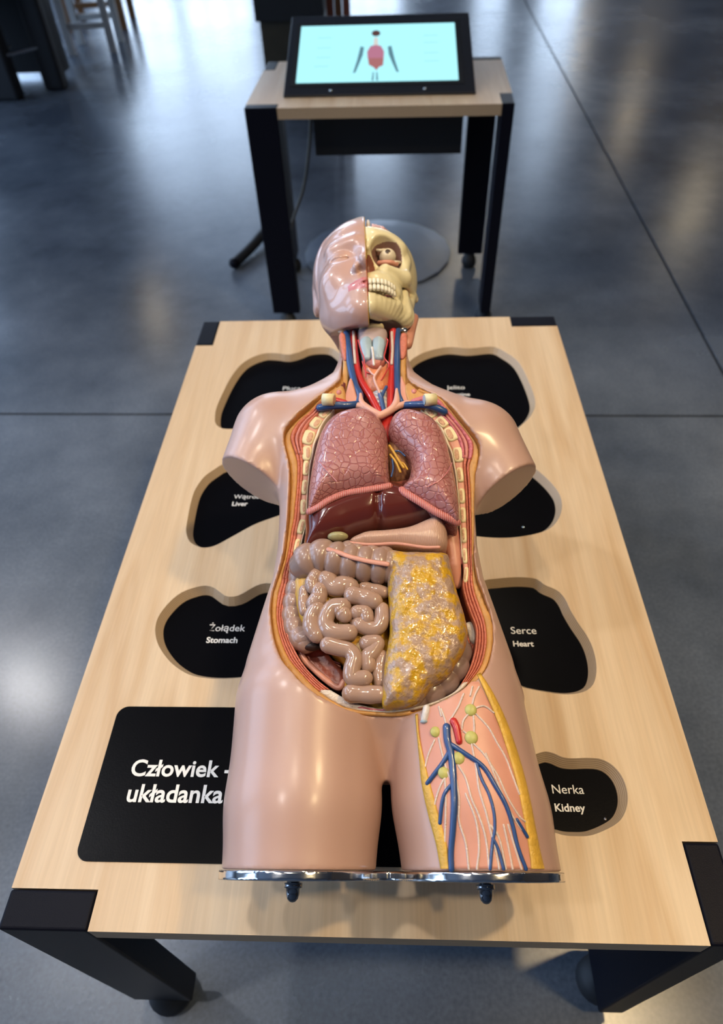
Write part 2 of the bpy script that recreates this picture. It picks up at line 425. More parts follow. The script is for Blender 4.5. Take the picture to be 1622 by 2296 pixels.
def extrude_poly(poly, z0, z1, holes=(), inset=0.0):
    """Prism from a polygon with holes; returns V, F, material index (0 top/bottom, 1 sides)."""
    bm = bmesh.new(); loops = []
    for L in [poly] + list(holes):
        vs_ = [bm.verts.new((p[0], p[1], z1)) for p in L]
        es = [bm.edges.new((vs_[i], vs_[(i + 1) % len(vs_)])) for i in range(len(vs_))]
        loops.append((vs_, es))
    r = bmesh.ops.triangle_fill(bm, use_beauty=True, use_dissolve=False, edges=[e for _, es in loops for e in es])
    for f in bm.faces:
        f.normal_update()
        if f.normal.z < 0: f.normal_flip()
    bm.verts.index_update()
    V = [tuple(v.co) for v in bm.verts]; n = len(V)
    F = [tuple(v.index for v in f.verts) for f in bm.faces]; fm = [0] * len(F)
    F += [tuple(i + n for i in reversed(f)) for f in F]; fm += [0] * (len(F) - len(fm))
    low = [np.asarray(poly, float)] + [shrink(L, inset) if inset else np.asarray(L, float) for L in holes]
    low = np.vstack(low)
    V += [(q[0], q[1], z0) for q in low]
    for li, (vs_, es) in enumerate(loops):
        idx = [v.index for v in vs_]
        pts = np.array([V[i][:2] for i in idx])
        area = 0.5 * np.sum(pts[:, 0] * np.roll(pts[:, 1], -1) - np.roll(pts[:, 0], -1) * pts[:, 1])
        if (area < 0) != (li > 0): idx = idx[::-1]
        for i in range(len(idx)):
            a, b = idx[i], idx[(i + 1) % len(idx)]
            F.append((a, a + n, b + n, b)); fm.append(1)
    bm.free()
    return np.array(V), F, fm
def surface_net(Fv, o, h):
    """Naive surface nets on a scalar field (negative inside)."""
    s = Fv < 0
    nx, ny, nz = Fv.shape
    cnt = np.zeros((nx - 1, ny - 1, nz - 1), np.int8)
    sl = [slice(0, -1), slice(1, None)]
    for a in (0, 1):
        for b in (0, 1):
            for c in (0, 1):
                cnt += s[sl[a], sl[b], sl[c]]
    act = (cnt > 0) & (cnt < 8)
    idx = np.argwhere(act)
    vid = np.full(act.shape, -1, np.int64); vid[act] = np.arange(len(idx))
    acc = np.zeros((len(idx), 3)); num = np.zeros(len(idx))
    I, J, K = idx.T
    cor = {(a, b, c): Fv[I + a, J + b, K + c] for a in (0, 1) for b in (0, 1) for c in (0, 1)}
    for ax in range(3):
        for p in (0, 1):
            for q in (0, 1):
                c0 = [p, q]; c0.insert(ax, 0); c1 = [p, q]; c1.insert(ax, 1)
                f0 = cor[tuple(c0)]; f1 = cor[tuple(c1)]
                mk = (f0 < 0) != (f1 < 0)
                t = np.where(mk, f0 / np.where(mk, f0 - f1, 1), 0)
                pos = np.zeros((len(idx), 3)) + np.array(c0); pos[:, ax] += t
                acc += np.where(mk[:, None], pos, 0); num += mk
    V = (idx + acc / num[:, None]) * h + np.asarray(o)
    quads = []
    for ax in range(3):
        s0 = [slice(None)] * 3; s1 = [slice(None)] * 3
        s0[ax] = slice(0, -1); s1[ax] = slice(1, None)
        ch = s[tuple(s0)] != s[tuple(s1)]
        e = np.argwhere(ch)
        o1, o2 = [a for a in range(3) if a != ax]
        ok = (e[:, o1] > 0) & (e[:, o2] > 0) & (e[:, o1] < act.shape[o1]) & (e[:, o2] < act.shape[o2])
        e = e[ok]
        def g(d1, d2):
            c = e.copy(); c[:, o1] -= d1; c[:, o2] -= d2
            return vid[c[:, 0], c[:, 1], c[:, 2]]
        q = np.stack([g(1, 1), g(0, 1), g(0, 0), g(1, 0)], 1)
        ins = s[e[:, 0], e[:, 1], e[:, 2]]
        flip = ins if ax != 1 else ~ins
        q[~flip] = q[~flip][:, ::-1]
        quads.append(q)
    return V, np.vstack(quads)
def smooth_mesh(V, F, it=1, lam=0.5):
    for _ in range(it):
        A = np.zeros_like(V); c = np.zeros(len(V))
        for k in range(4):
            a = F[:, k]; b = F[:, (k + 1) % 4]
            np.add.at(A, a, V[b]); np.add.at(c, a, 1)
            np.add.at(A, b, V[a]); np.add.at(c, b, 1)
        V = V * (1 - lam) + lam * A / np.maximum(c, 1)[:, None]
    return V
def poly_sdf(poly, X, Y):
    """Signed distance (negative inside) of grid points to a closed polygon."""
    p = np.asarray(poly); q = np.roll(p, -1, 0)
    sh = X.shape; x = X.ravel(); y = Y.ravel()
    best = np.full(x.size, 1e9); ins = np.zeros(x.size, bool)
    for a, b in zip(p, q):
        d = b - a; L = d @ d + 1e-16
        t = np.clip(((x - a[0]) * d[0] + (y - a[1]) * d[1]) / L, 0, 1)
        best = np.minimum(best, (x - a[0] - t * d[0]) ** 2 + (y - a[1] - t * d[1]) ** 2)
        c = (a[1] > y) != (b[1] > y)
        ins ^= c & (x < (b[0] - a[0]) * (y - a[1]) / (b[1] - a[1] + 1e-16) + a[0])
    r = np.sqrt(best)
    return np.where(ins, -r, r).reshape(sh)
def smin(a, b, k):
    h = np.clip(0.5 + 0.5 * (b - a) / k, 0, 1)
    return b * (1 - h) + a * h - k * h * (1 - h)
def smax(a, b, k): return -smin(-a, -b, k)
def text_vf(body, bold=0.0):
    cu = bpy.data.curves.new('t', 'FONT'); cu.body = body; cu.size = 1.0; cu.offset = bold; cu.extrude = 0.0
    cu.resolution_u = 4
    o = bpy.data.objects.new('t', cu); COL.objects.link(o)
    dg = bpy.context.evaluated_depsgraph_get(); dg.update()
    me = bpy.data.meshes.new_from_object(o.evaluated_get(dg))
    V = np.array([v.co[:] for v in me.vertices]); F = [tuple(p.vertices) for p in me.polygons]
    bpy.data.objects.remove(o); bpy.data.curves.remove(cu); bpy.data.meshes.remove(me)
    return V, F
def lettering(body, u0, v0, u1, z, parent, bold=0.0, xscale=1.0):
    """Flat printed word on a horizontal panel: baseline from (u0,v0) to x of u1 on plane z."""
    V, F = text_vf(body, bold)
    a = at(u0, v0, z); b = at(u1, v0, z)
    k = (b[0] - a[0]) / (V[:, 0].max() - V[:, 0].min())
    W = np.zeros((len(V), 3))
    W[:, 0] = a[0] + (V[:, 0] - V[:, 0].min()) * k
    W[:, 1] = a[1] + V[:, 1] * k / xscale
    W[:, 2] = z
    return part('lettering', W, F, M['white_ink'], parent, smooth=False)

# ================================================================== THE HALL
def structure(name, V, F, mat, smooth=False):
    o = part(name, V, F, mat, None, smooth=smooth, loc=(0, 0, 0)); o['kind'] = 'structure'
    return o
HX0, HX1, HY0, HY1 = -8.0, 7.5, -5.0, 19.0
floor = structure('floor', *box_vf(HX0, HX1, HY0, HY1, Z_FLOOR - 0.12, Z_FLOOR - 0.006), M['joint'])
xs = [-10.9, -4.9, 1.1, 7.1, 13.1]; ys = [-10.9, -4.62, 1.655, 7.93, 14.2, 20.5, 26.8]
SR = -0.020
for i in range(len(xs) - 1):
    for j in range(len(ys) - 1):
        V, F = box_vf(xs[i] + 0.006, xs[i + 1] - 0.006, ys[j] + 0.005, ys[j + 1] - 0.005, Z_FLOOR - 0.1, Z_FLOOR, SR, (1.12, 1.655))
        part('slab', V, F, M['floor'], floor, smooth=False)
structure('ceiling', *box_vf(HX0, HX1, HY0, HY1, Z_CEIL, Z_CEIL + 0.1), M['ceil'])
structure('wall_back', *box_vf(HX0, HX1, HY1, HY1 + 0.2, Z_FLOOR, Z_CEIL), M['wall'])
structure('wall_left', *box_vf(HX0 - 0.2, HX0, HY0, HY1, Z_FLOOR, Z_CEIL), M['wall'])
structure('wall_right', *box_vf(HX1, HX1 + 0.2, HY0, HY1, Z_FLOOR, Z_CEIL), M['wall_brown'])
structure('wall_front', *box_vf(HX0, HX1, HY0 - 0.2, HY0, Z_FLOOR, Z_CEIL), M['wall'])
WN = 0
def window(x0, x1, y0, y1, z0, z1, wall):
    """Daylit window standing proud of its wall: frame bars and a bright pane."""
    global WN; WN += 1
    if wall == 'back':
        w = structure('window_%d' % WN, *box_vf(x0, x1, y0 - 0.02, y0 - 0.01, z0, z1), M['window_far'])
        for k in range(4):
            xx = x0 + (x1 - x0) * k / 3
            part('frame_bar', *box_vf(xx - 0.04, xx + 0.04, y0 - 0.08, y0 - 0.02, z0, z1), M['black_steel'], w, smooth=False)
    else:
        w = structure('window_%d' % WN, *box_vf(x0 + 0.01, x0 + 0.02, y0, y1, z0, z1), M['window'])
        for k in range(4):
            yy = y0 + (y1 - y0) * k / 3
            part('frame_bar', *box_vf(x0 + 0.02, x0 + 0.08, yy - 0.04, yy + 0.04, z0, z1), M['black_steel'], w, smooth=False)
def far_x(u):
    r = ray(u, 40); return r[0] / r[1] * HY1
for u0, u1 in [(230, 400), (415, 575), (770, 900), (1062, 1130), (1205, 1290)]:
    window(far_x(u0), far_x(u1), HY1, 0, -0.3, 5.6, 'back')
for y0 in (-3.5, 0.2, 3.9, 7.6, 11.3, 15.0):
    window(HX0, 0, y0, y0 + 2.8, 0.3, 5.0, 'left')

# ceiling lamps (some mirror as warm streaks on the floor, the fill ones are added)
def lamp(x, y, z=2.62, label='', r=0.085):
    t = thing('ceiling_lamp', label, 'lamp', (x, y, z), group='round ceiling spot lamps')
    V, F = cyl_vf((x, y, z + 0.004), (x, y, z + 0.16), r * 1.15, r * 1.15, 20)
    part('rod', *cyl_vf((x, y, z + 0.16), (x, y, Z_CEIL), 0.012, 0.012, 8), M['black_steel'], t, smooth=False)
    part('housing', V, F, M['black_steel'], t, smooth=False)
    part('lens', *cyl_vf((x, y, z), (x, y, z + 0.003), r, r, 20), M['lamp'], t, smooth=False)
NEAR_LABELS = ['warm spot lamp hanging above the right side of the torso table', 'white spot lamp hanging above the left side of the torso table',
               'added fill spot lamp hanging above the gap between torso table and kiosk table', 'added cool white fill lamp hanging left of the torso table beside the liver pocket',
               'added warm fill lamp hanging above the kidney pocket corner of the torso table', 'added cool fill lamp hanging left of the black title panel corner',
               'spot lamp mirrored as a bright patch on the floor left of the torso table']
FAR_LABELS = ['far spot lamp mirrored on the floor left of the kiosk table', 'farthest spot lamp mirrored on the floor near the upper right seam', 'spot lamp mirrored second highest on the floor right of the seam',
              'spot lamp mirrored on the floor at the right edge of the picture', 'spot lamp mirrored on the floor under the kiosk table', 'spot lamp hanging over the floor far right of both tables']
for i, (lc, tg, pw, c) in enumerate(LAMPS_NEAR):
    lamp(lc[0], lc[1], lc[2] + 0.06, NEAR_LABELS[i])
for i, (x, y) in enumerate([(-3.17, 7.86), (4.26, 18.0), (4.5, 14.2), (4.4, 10.0), (1.0, 8.8), (4.3, 5.6)]):
    lamp(x, y, 2.62, FAR_LABELS[i], r=0.16)

# ================================================================== FRONT TABLE
TX0, TX1, TY0, TY1, TT = -0.412, 0.358, 0.146, 1.315, 0.030
LEGS1 = [(-0.412, -0.317, 0.146, 0.184), (0.320, 0.358, 0.146, 0.243), (0.263, 0.358, 1.277, 1.315), (-0.412, -0.376, 1.222, 1.315)]
table = thing('exhibit_table', 'low birch plywood table with organ-shaped pockets under the torso model', 'table', (-0.027, 0.73, Z_FLOOR))
POCKETS = {
 'lungs': [(482,937),(488,907),(517,848),(547,812),(589,793),(624,792),(648,795),(672,789),(695,780),(731,778),(754,786),(778,815),(790,870),(775,930),(700,962),(600,965),(529,962),(500,961),(485,952)],
 'liver': [(502,1040),(478,1054),(457,1070),(438,1097),(428,1127),(419,1173),(418,1196),(426,1215),(443,1225),(459,1228),(483,1223),(521,1203),(573,1175),(630,1154),(700,1125),(722,1082),(690,1042),(610,1024),(545,1027)],
 'stomach': [(607,1308),(578,1312),(559,1322),(540,1333),(521,1338),(506,1336),(492,1326),(479,1317),(460,1313),(437,1317),(406,1329),(378,1352),(355,1383),(348,1413),(355,1446),(378,1480),(406,1503),(435,1516),(483,1522),(540,1520),(640,1508),(700,1460),(718,1385),(680,1322)],
 'intestine': [(920,809),(955,789),(1003,778),(1050,781),(1104,777),(1133,789),(1163,812),(1186,854),(1201,901),(1192,931),(1169,954),(1150,964),(1050,970),(950,950),(905,890),(903,840)],
 'oval': [(1185,1047),(1202,1052),(1223,1069),(1243,1090),(1257,1112),(1261,1137),(1254,1162),(1236,1183),(1209,1195),(1168,1203),(1128,1206),(1075,1203),(1012,1190),(1000,1125),(1050,1062),(1120,1044)],
 'heart': [(1079,1305),(1117,1297),(1165,1294),(1203,1298),(1222,1311),(1251,1324),(1268,1343),(1279,1366),(1295,1393),(1318,1427),(1331,1456),(1338,1488),(1337,1517),(1327,1540),(1304,1553),(1270,1557),(1232,1553),(1193,1546),(1165,1537),(1105,1500),(1050,1425),(1045,1345)],
 'kidney': [(1216,1686),(1240,1688),(1261,1697),(1282,1700),(1320,1699),(1348,1702),(1372,1714),(1393,1737),(1406,1768),(1408,1802),(1396,1834),(1372,1854),(1330,1872),(1296,1875),(1254,1870),(1190,1842),(1168,1770),(1182,1706)],
}
def notch_outline():
    a, b, c, d = LEGS1; e = 0.001
    return [(a[1] + e, TY0), (b[0] - e, TY0), (b[0] - e, b[3] + e), (TX1, b[3] + e), (TX1, c[2] - e), (c[0] - e, c[2] - e), (c[0] - e, TY1),
            (d[1] + e, TY1), (d[1] + e, d[2] - e), (TX0, d[2] - e), (TX0, a[3] + e), (a[1] + e, a[3] + e)]
holes = {k: cr([at(u, v)[:2] for u, v in p], 90, True) for k, p in POCKETS.items()}
PD = 0.0130
V, F, fm = extrude_poly(notch_outline(), -PD, 0.0, [holes[k] for k in holes], inset=0.0087)
part('tabletop', V, F, [M['wood'], M['ply']], table, fm=fm, smooth=False)
V, F, fm = extrude_poly(notch_outline(), -TT, -PD - 0.0003)
part('core_board', V, F, [M['ply'], M['ply']], table, fm=fm, smooth=False)
part('under_board', *box_vf(TX0 + 0.04, TX1 - 0.04, TY0 + 0.04, TY1 - 0.04, -TT - 0.016, -TT - 0.0045), M['black_matte'], table, smooth=False)
WORDS = {'lungs': [('Płuca', 634, 875, 674, 0.0)],
         'liver': [('Wątroba', 524, 1118, 590, 0.0), ('Liver', 520, 1134, 555, 0.02)],
         'stomach': [('Żołądek', 468, 1415, 549, 0.0), ('Stomach', 462, 1441, 532, 0.02)],
         'intestine': [('Jelito', 1002, 873, 1043, 0.0), ('Intestine', 1001, 888, 1055, 0.02)],
         'heart': [('Serce', 1147, 1421, 1204, 0.0), ('Heart', 1152, 1449, 1198, 0.02)],
         'kidney': [('Nerka', 1240, 1779, 1311, 0.0), ('Kidney', 1246, 1819, 1314, 0.02)]}
def grow(poly, d):
    p = np.asarray(poly); t = np.roll(p, -1, 0) - np.roll(p, 1, 0); n = np.stack([t[:, 1], -t[:, 0]], 1)
    n /= np.linalg.norm(n, axis=1)[:, None]
    ar = np.sum(p[:, 0] * np.roll(p[:, 1], -1) - np.roll(p[:, 0], -1) * p[:, 1])
    return p + (d if ar > 0 else -d) * n
for k in holes:
    V, F, fm = extrude_poly(grow(holes[k], -0.0045), -PD - 0.00025, -PD + 0.0005)
    pp = part('pocket_panel', V, F, M['black_panel'], table, smooth=False)
    for w, u0, v0, u1, b in WORDS.get(k, []):
        lettering(w, u0, v0, u1, -PD + 0.0009, pp, b)
    if k == 'oval':
        p = at(1174, 1183, -PD)
        part('screw', *ellipsoid_vf((p[0], p[1], -PD + 0.001), (0.0022, 0.0022, 0.0015), nu=10, nv=6), M['chrome'], pp)
    if k == 'kidney':
        p = at(1357, 1837, -PD)
        part('screw', *ellipsoid_vf((p[0], p[1], -PD + 0.001), (0.0018, 0.0018, 0.0015), nu=10, nv=6), M['chrome'], pp)
def foot_vf(cx, cy, z0, r, h):
    V = []; F = []; prof = [(0.2, 0), (0.75, 0), (1.0, 0.25), (1.0, 0.5), (0.8, 0.75), (0.4, 0.9), (0.4, 1.0)]
    n = 20
    for pr, pz in prof:
        for j in range(n):
            a = 2 * math.pi * j / n; V.append((cx + r * pr * math.cos(a), cy + r * pr * math.sin(a), z0 + h * pz))
    for i in range(len(prof) - 1):
        for j in range(n):
            k = (j + 1) % n; F.append((i * n + j, i * n + k, (i + 1) * n + k, (i + 1) * n + j))
    F.append(tuple(range(n))[::-1]); F.append(tuple((len(prof) - 1) * n + j for j in range(n)))
    return np.array(V), F
for (a, b, c, d) in LEGS1:
    lg = bevel(part('leg', *box_vf(a, b, c, d, -0.505, 0.0008), M['black_steel'], table, smooth=False), 0.003, 3)
    part('foot', *foot_vf((a + b) / 2, (c + d) / 2, Z_FLOOR, 0.036, 0.0605), M['rubber'], lg)
# rails under the top
for (x0, x1, y0, y1) in [(-0.315, 0.318, 0.155, 0.185), (0.325, 0.352, 0.245, 1.275), (-0.374, 0.26, 1.28, 1.31), (-0.406, -0.38, 0.19, 1.22)]:
    part('rail', *box_vf(x0, x1, y0 + 0.004, y1, -0.070, -TT - 0.0005), M['black_steel'], table, smooth=False)
# black title panel set on the top
def rrect(x0, x1, y0, y1, r, n=8):
    out = []
    for cx, cy, a0 in [(x1 - r, y0 + r, -90), (x1 - r, y1 - r, 0), (x0 + r, y1 - r, 90), (x0 + r, y0 + r, 180)]:
        for k in range(n + 1):
            a = math.radians(a0 + 90 * k / n); out.append((cx + r * math.cos(a), cy + r * math.sin(a)))
    return out
V, F, fm = extrude_poly(rrect(-0.351, 0.075, 0.2125, 0.3965, 0.014), 0.0001, 0.0014)
sign = part('sign_panel', V, F, M['black_panel'], table, smooth=False)
lettering('Człowiek -', 291, 1739, 517, 0.0018, sign, 0.02)
lettering('układanka', 282, 1797, 499, 0.0018, sign, 0.02)

# ================================================================== KIOSK TABLE behind
KZ = 0.165; KR = -0.030; KP = (-0.030, 2.185)
def kbox(x0, x1, y0, y1, z0, z1): return box_vf(x0, x1, y0, y1, z0, z1, KR, KP)
ktab = thing('kiosk_table', 'taller small birch table with black legs carrying the touchscreen', 'table', (KP[0], KP[1] + 0.24, Z_FLOOR))
kx0, kx1, ky0, ky1 = -0.424, 0.362, 2.180, 2.665
KL = [(kx0, kx0 + 0.098, ky0, ky0 + 0.037), (kx1 - 0.037, kx1, ky0, ky0 + 0.098), (kx1 - 0.098, kx1, ky1 - 0.037, ky1), (kx0, kx0 + 0.037, ky1 - 0.098, ky1)]
out = [(KL[0][1], ky0), (KL[1][0], ky0), (KL[1][0], KL[1][3]), (kx1, KL[1][3]), (kx1, KL[2][2]), (KL[2][0], KL[2][2]), (KL[2][0], ky1), (KL[3][1], ky1), (KL[3][1], KL[3][2]), (kx0, KL[3][2]), (kx0, KL[0][3]), (KL[0][1], KL[0][3])]
c_, s_ = math.cos(KR), math.sin(KR)
out = [(KP[0] + c_ * (x - KP[0]) - s_ * (y - KP[1]), KP[1] + s_ * (x - KP[0]) + c_ * (y - KP[1])) for x, y in out]
V, F, fm = extrude_poly(out, KZ - 0.030, KZ)
part('tabletop', V, F, [M['wood'], M['ply']], ktab, fm=fm, smooth=False)
for (a, b, c, d) in KL:
    lg = bevel(part('leg', *kbox(a + 0.0005, b - 0.0005, c + 0.0005, d - 0.0005, -0.505, KZ + 0.0008), M['black_steel'], ktab, smooth=False), 0.003, 2)
    part('foot', *foot_vf(*(np.array(kbox((a + b) / 2, (a + b) / 2, (c + d) / 2, (c + d) / 2, 0, 0)[0][0][:2])), Z_FLOOR, 0.030, 0.0605), M['rubber'], lg)
eq = part('equipment_box', *kbox(-0.236, 0.225, 2.29, 2.56, -0.005, KZ - 0.0305), M['black_matte'], ktab, smooth=False)
part('screw', *ellipsoid_vf((0.005, 2.288, 0.118), (0.006, 0.004, 0.006), nu=10, nv=6), M['chrome'], eq)
pth = cr([(-0.245, 2.40, 0.135), (-0.262, 2.42, 0.0), (-0.30, 2.44, -0.16), (-0.36, 2.47, -0.30), (-0.40, 2.52, -0.45), (-0.41, 2.60, -0.557)], 30)
part('cable', *tube_vf(pth, 0.006, 8), M['cable'], ktab)
# touchscreen housing: a wedge
bl = np.array([-0.3163, 2.2791, KZ + 0.006]); br = np.array([0.2577, 2.2584, KZ + 0.006]); up = np.array([0.0017, 0.3963, 0.1181])
kio = thing('touchscreen_kiosk', 'black slanted touchscreen housing with a lit pale blue screen', 'touchscreen', (-0.03, 2.46, KZ))
e1 = br - bl
def kp(a, b, h=0.0):
    n = np.cross(e1, up); n /= np.linalg.norm(n)
    return bl + a * e1 + b * up + h * n
f0 = kp(0, 0); f1 = kp(1, 0); t0 = kp(0, 1); t1 = kp(1, 1)
flo = lambda p: np.array([p[0], p[1], KZ + 0.0006])
V = [f0, f1, t1, t0, flo(f0), flo(f1), flo(t1), flo(t0)]
F = [(0, 1, 2, 3), (4, 7, 6, 5), (0, 4, 5, 1), (1, 5, 6, 2), (2, 6, 7, 3), (3, 7, 4, 0)]
bevel(part('housing', V, F, M['bezel'], kio, smooth=False), 0.006, 3)
def kquad(name, a0, a1, b0, b1, h, mat, parent, th=0.002):
    V = [kp(a, b, hh) for hh in (h - th, h) for b in (b0, b1) for a in (a0, a1)]
    return part(name, V, [(0, 2, 3, 1), (4, 5, 7, 6), (0, 1, 5, 4), (2, 6, 7, 3), (0, 4, 6, 2), (1, 3, 7, 5)], mat, parent, smooth=False)
M['screen'] = plain('screen_blue', (0.02, 0.02, 0.02), 0.25, emit=(0.42, 0.92, 1.0), estr=1.0)
def emi(name, c, s=1.0): return plain(name, (0.01, 0.01, 0.01), 0.3, emit=c, estr=s)
kquad('screen_border', 0.035, 0.945, 0.105, 0.90, 0.0012, M['black_matte'], kio)
scr = kquad('screen', 0.062, 0.915, 0.142, 0.852, 0.0026, M['screen'], kio)
def kpoly(name, pts, mat, h=0.0032):
    V = [kp(a, b, hh) for hh in (h - 0.0004, h) for a, b in pts]; n = len(pts)
    F = [tuple(range(n))[::-1], tuple(range(n, 2 * n))] + [(i, (i + 1) % n, n + (i + 1) % n, n + i) for i in range(n)]
    return part(name, V, F, mat, scr, smooth=False)
def kell(ca, cb, ra, rb, n=20): return [(ca + ra * math.cos(2 * math.pi * i / n), cb + rb * math.sin(2 * math.pi * i / n)) for i in range(n)]
mh, mo, ma, ml = emi('screen_hair', (0.09, 0.035, 0.03)), emi('screen_organ', (0.45, 0.17, 0.25)), emi('screen_arm', (0.10, 0.22, 0.27)), emi('screen_text', (0.36, 0.78, 0.85))
mo2 = emi('screen_gut', (0.38, 0.14, 0.14)); mn = emi('screen_neck', (0.62, 0.62, 0.58))
kpoly('figure_neck', [(0.468, 0.58), (0.495, 0.58), (0.492, 0.68), (0.471, 0.68)], mn)
kpoly('figure_hair', kell(0.4815, 0.735, 0.024, 0.038), mh)
kpoly('figure_chest', [(0.435, 0.50), (0.452, 0.57), (0.480, 0.585), (0.51, 0.57), (0.527, 0.50), (0.525, 0.42), (0.438, 0.42)], mo)
kpoly('figure_gut', [(0.440, 0.42), (0.525, 0.42), (0.522, 0.33), (0.500, 0.31), (0.487, 0.27), (0.470, 0.31), (0.445, 0.34)], mo2)
kpoly('figure_arm', [(0.398, 0.57), (0.418, 0.56), (0.412, 0.46), (0.395, 0.36), (0.376, 0.25), (0.362, 0.24), (0.382, 0.40)], ma)
kpoly('figure_arm', [(0.566, 0.57), (0.546, 0.56), (0.552, 0.46), (0.570, 0.36), (0.592, 0.25), (0.606, 0.24), (0.584, 0.40)], ma)
kpoly('figure_leg', [(0.462, 0.150), (0.472, 0.150), (0.474, 0.25), (0.468, 0.25)], ma)
kpoly('figure_leg', [(0.486, 0.150), (0.497, 0.150), (0.492, 0.25), (0.486, 0.25)], ma)
for a, b in [(0.20, 0.69), (0.20, 0.56), (0.20, 0.44), (0.19, 0.33), (0.78, 0.69), (0.78, 0.60), (0.78, 0.47), (0.78, 0.37)]:
    kpoly('text_line', [(a - 0.04, b - 0.008), (a + 0.04, b - 0.008), (a + 0.04, b + 0.008), (a - 0.04, b + 0.008)], ml)
for a in (0.25, 0.74):
    p = kp(a, 0.05, 0.001)
    part('screw', *ellipsoid_vf(p, (0.006, 0.006, 0.003), nu=10, nv=6), M['chrome'], kio)

# ================================================================== things further back
def yplane(u, v, y):
    r = ray(u, v); t = (y - CAM[1]) / r[1]; return CAM + t * r
cab = thing('exhibit_cabinet', 'dark exhibit cabinet with black upper block behind the kiosk table', 'cabinet', (-0.55, 4.85, Z_FLOOR))
a = yplane(567, 0, 4.6); b = yplane(722, 0, 4.6); zb = yplane(575, 49, 4.6)[2]
part('upper_block', *box_vf(a[0], b[0], 4.6, 5.2, zb, 0.45), M['black_matte'], cab, smooth=False)
part('lower_body', *box_vf(a[0] + 0.02, b[0] - 0.01, 4.63, 5.18, Z_FLOOR + 0.02, zb), M['olive'], cab, smooth=False)
part('plinth', *box_vf(a[0] + 0.05, b[0] - 0.05, 4.66, 5.15, Z_FLOOR, Z_FLOOR + 0.02), M['black_steel'], cab, smooth=False)
rb = yplane(785, 0, 4.7)
pan = thing('panel_stand', 'red-brown upright panel stand beside the dark cabinet', 'panel', (b[0] + 0.12, 4.8, Z_FLOOR))
wdt = (rb[0] - b[0] - 0.012)
for k in range(3):
    x0 = b[0] + 0.012 + wdt * k / 3
    part('board', *box_vf(x0 + 0.003, x0 + wdt / 3 - 0.003, 4.7, 4.74, Z_FLOOR + 0.03, 0.5), M['redwood'] if k != 1 else M['brownwood'], pan, smooth=False)
part('base', *box_vf(b[0] + 0.012, rb[0], 4.62, 4.9, Z_FLOOR, Z_FLOOR + 0.03), M['black_steel'], pan, smooth=False)
# dark high-backed bench, wooden chair and white stool at the far left
bn = thing('black_cabinet', 'tall black cabinet on broad legs standing far left', 'cabinet', (-2.6, 5.4, Z_FLOOR))
for (x0, x1, y0, y1) in [(-2.95, -2.46, 5.0, 5.12), (-2.36, -2.22, 5.2, 5.32)]:
    bevel(part('leg', *box_vf(x0, x1, y0, y1, Z_FLOOR, 0.05), M['rubber'], bn, smooth=False), 0.02, 2)
bevel(part('cabinet_body', *box_vf(-3.3, -2.2, 4.95, 5.7, 0.05, 1.25), M['rubber'], bn, smooth=False), 0.02, 2)
part('back_panel', *box_vf(-3.1, -2.3, 5.5, 5.6, Z_FLOOR + 0.04, 0.05), M['rubber'], bn, smooth=False)
for x0, x1 in [(-2.75, -2.52), (-2.5, -2.28)]:
    part('foot_rail', *tube_vf([(x0, 5.02, Z_FLOOR + 0.25), (x1, 5.25, Z_FLOOR + 0.25)], 0.012, 8), M['chrome'], bn)
def chair(name, label, cx, cy, rz, mat, seat_mat, seat_h, w, legw, cat):
    t = thing(name, label, cat, (cx, cy, Z_FLOOR))
    c, s = math.cos(rz), math.sin(rz)
    def bx(nm, x0, x1, y0, y1, z0, z1, mt):
        V, F = box_vf(cx + x0, cx + x1, cy + y0, cy + y1, Z_FLOOR + z0, Z_FLOOR + z1, rz, (cx, cy))
        return bevel(part(nm, V, F, mt, t, smooth=False), 0.004, 2)
    for sx in (-1, 1):
        for sy in (-1, 1):
            bx('leg', sx * w - legw, sx * w + legw, sy * w - legw, sy * w + legw, 0, seat_h - 0.03, mat)
    bx('seat', -w - 0.03, w + 0.03, -w - 0.03, w + 0.03, seat_h - 0.03, seat_h, seat_mat)
    bx('stretcher', -w + legw, w - legw, -w - 0.012, -w + 0.012, 0.16, 0.20, mat)
    bx('stretcher', -w + legw, w - legw, w - 0.012, w + 0.012, 0.16, 0.20, mat)
    return t
chair('white_stool', 'white painted wooden stool with a cross rail at the far left', -2.32, 6.3, 0.1, M['white_paint'], M['white_paint'], 0.42, 0.16, 0.026, 'stool')
chair('brown_stool', 'brown wooden stool with square legs behind the white stool', -2.50, 7.1, 0.1, M['brownwood'], M['brownwood'], 0.45, 0.22, 0.026, 'stool')
# low grey disc and foot bar on the floor behind the kiosk table
Vd = []; nseg = 48
V, F = foot_vf(-0.05, 2.76, Z_FLOOR, 0.31, 0.018)
Vc = V.copy()
part('floor_plate', V, F, M['grey_disc'], None, label='low round grey plate on the floor under the kiosk table', cat='floor plate', smooth=False)
fb = thing('foot_bar', 'dark blue foot bar on the floor behind the kiosk table left leg', 'foot bar', (-0.59, 2.78, Z_FLOOR))
pb = np.array([(-0.645, 2.655, Z_FLOOR + 0.022), (-0.59, 2.78, Z_FLOOR + 0.03), (-0.535, 2.93, Z_FLOOR + 0.045)])
part('bar', *tube_vf(cr(pb, 10), 0.021, 10), M['rubber'], fb)
part('end_cap', *ellipsoid_vf((-0.645, 2.652, Z_FLOOR + 0.024), (0.024, 0.024, 0.022), nu=12, nv=8), M['black_steel'], fb)

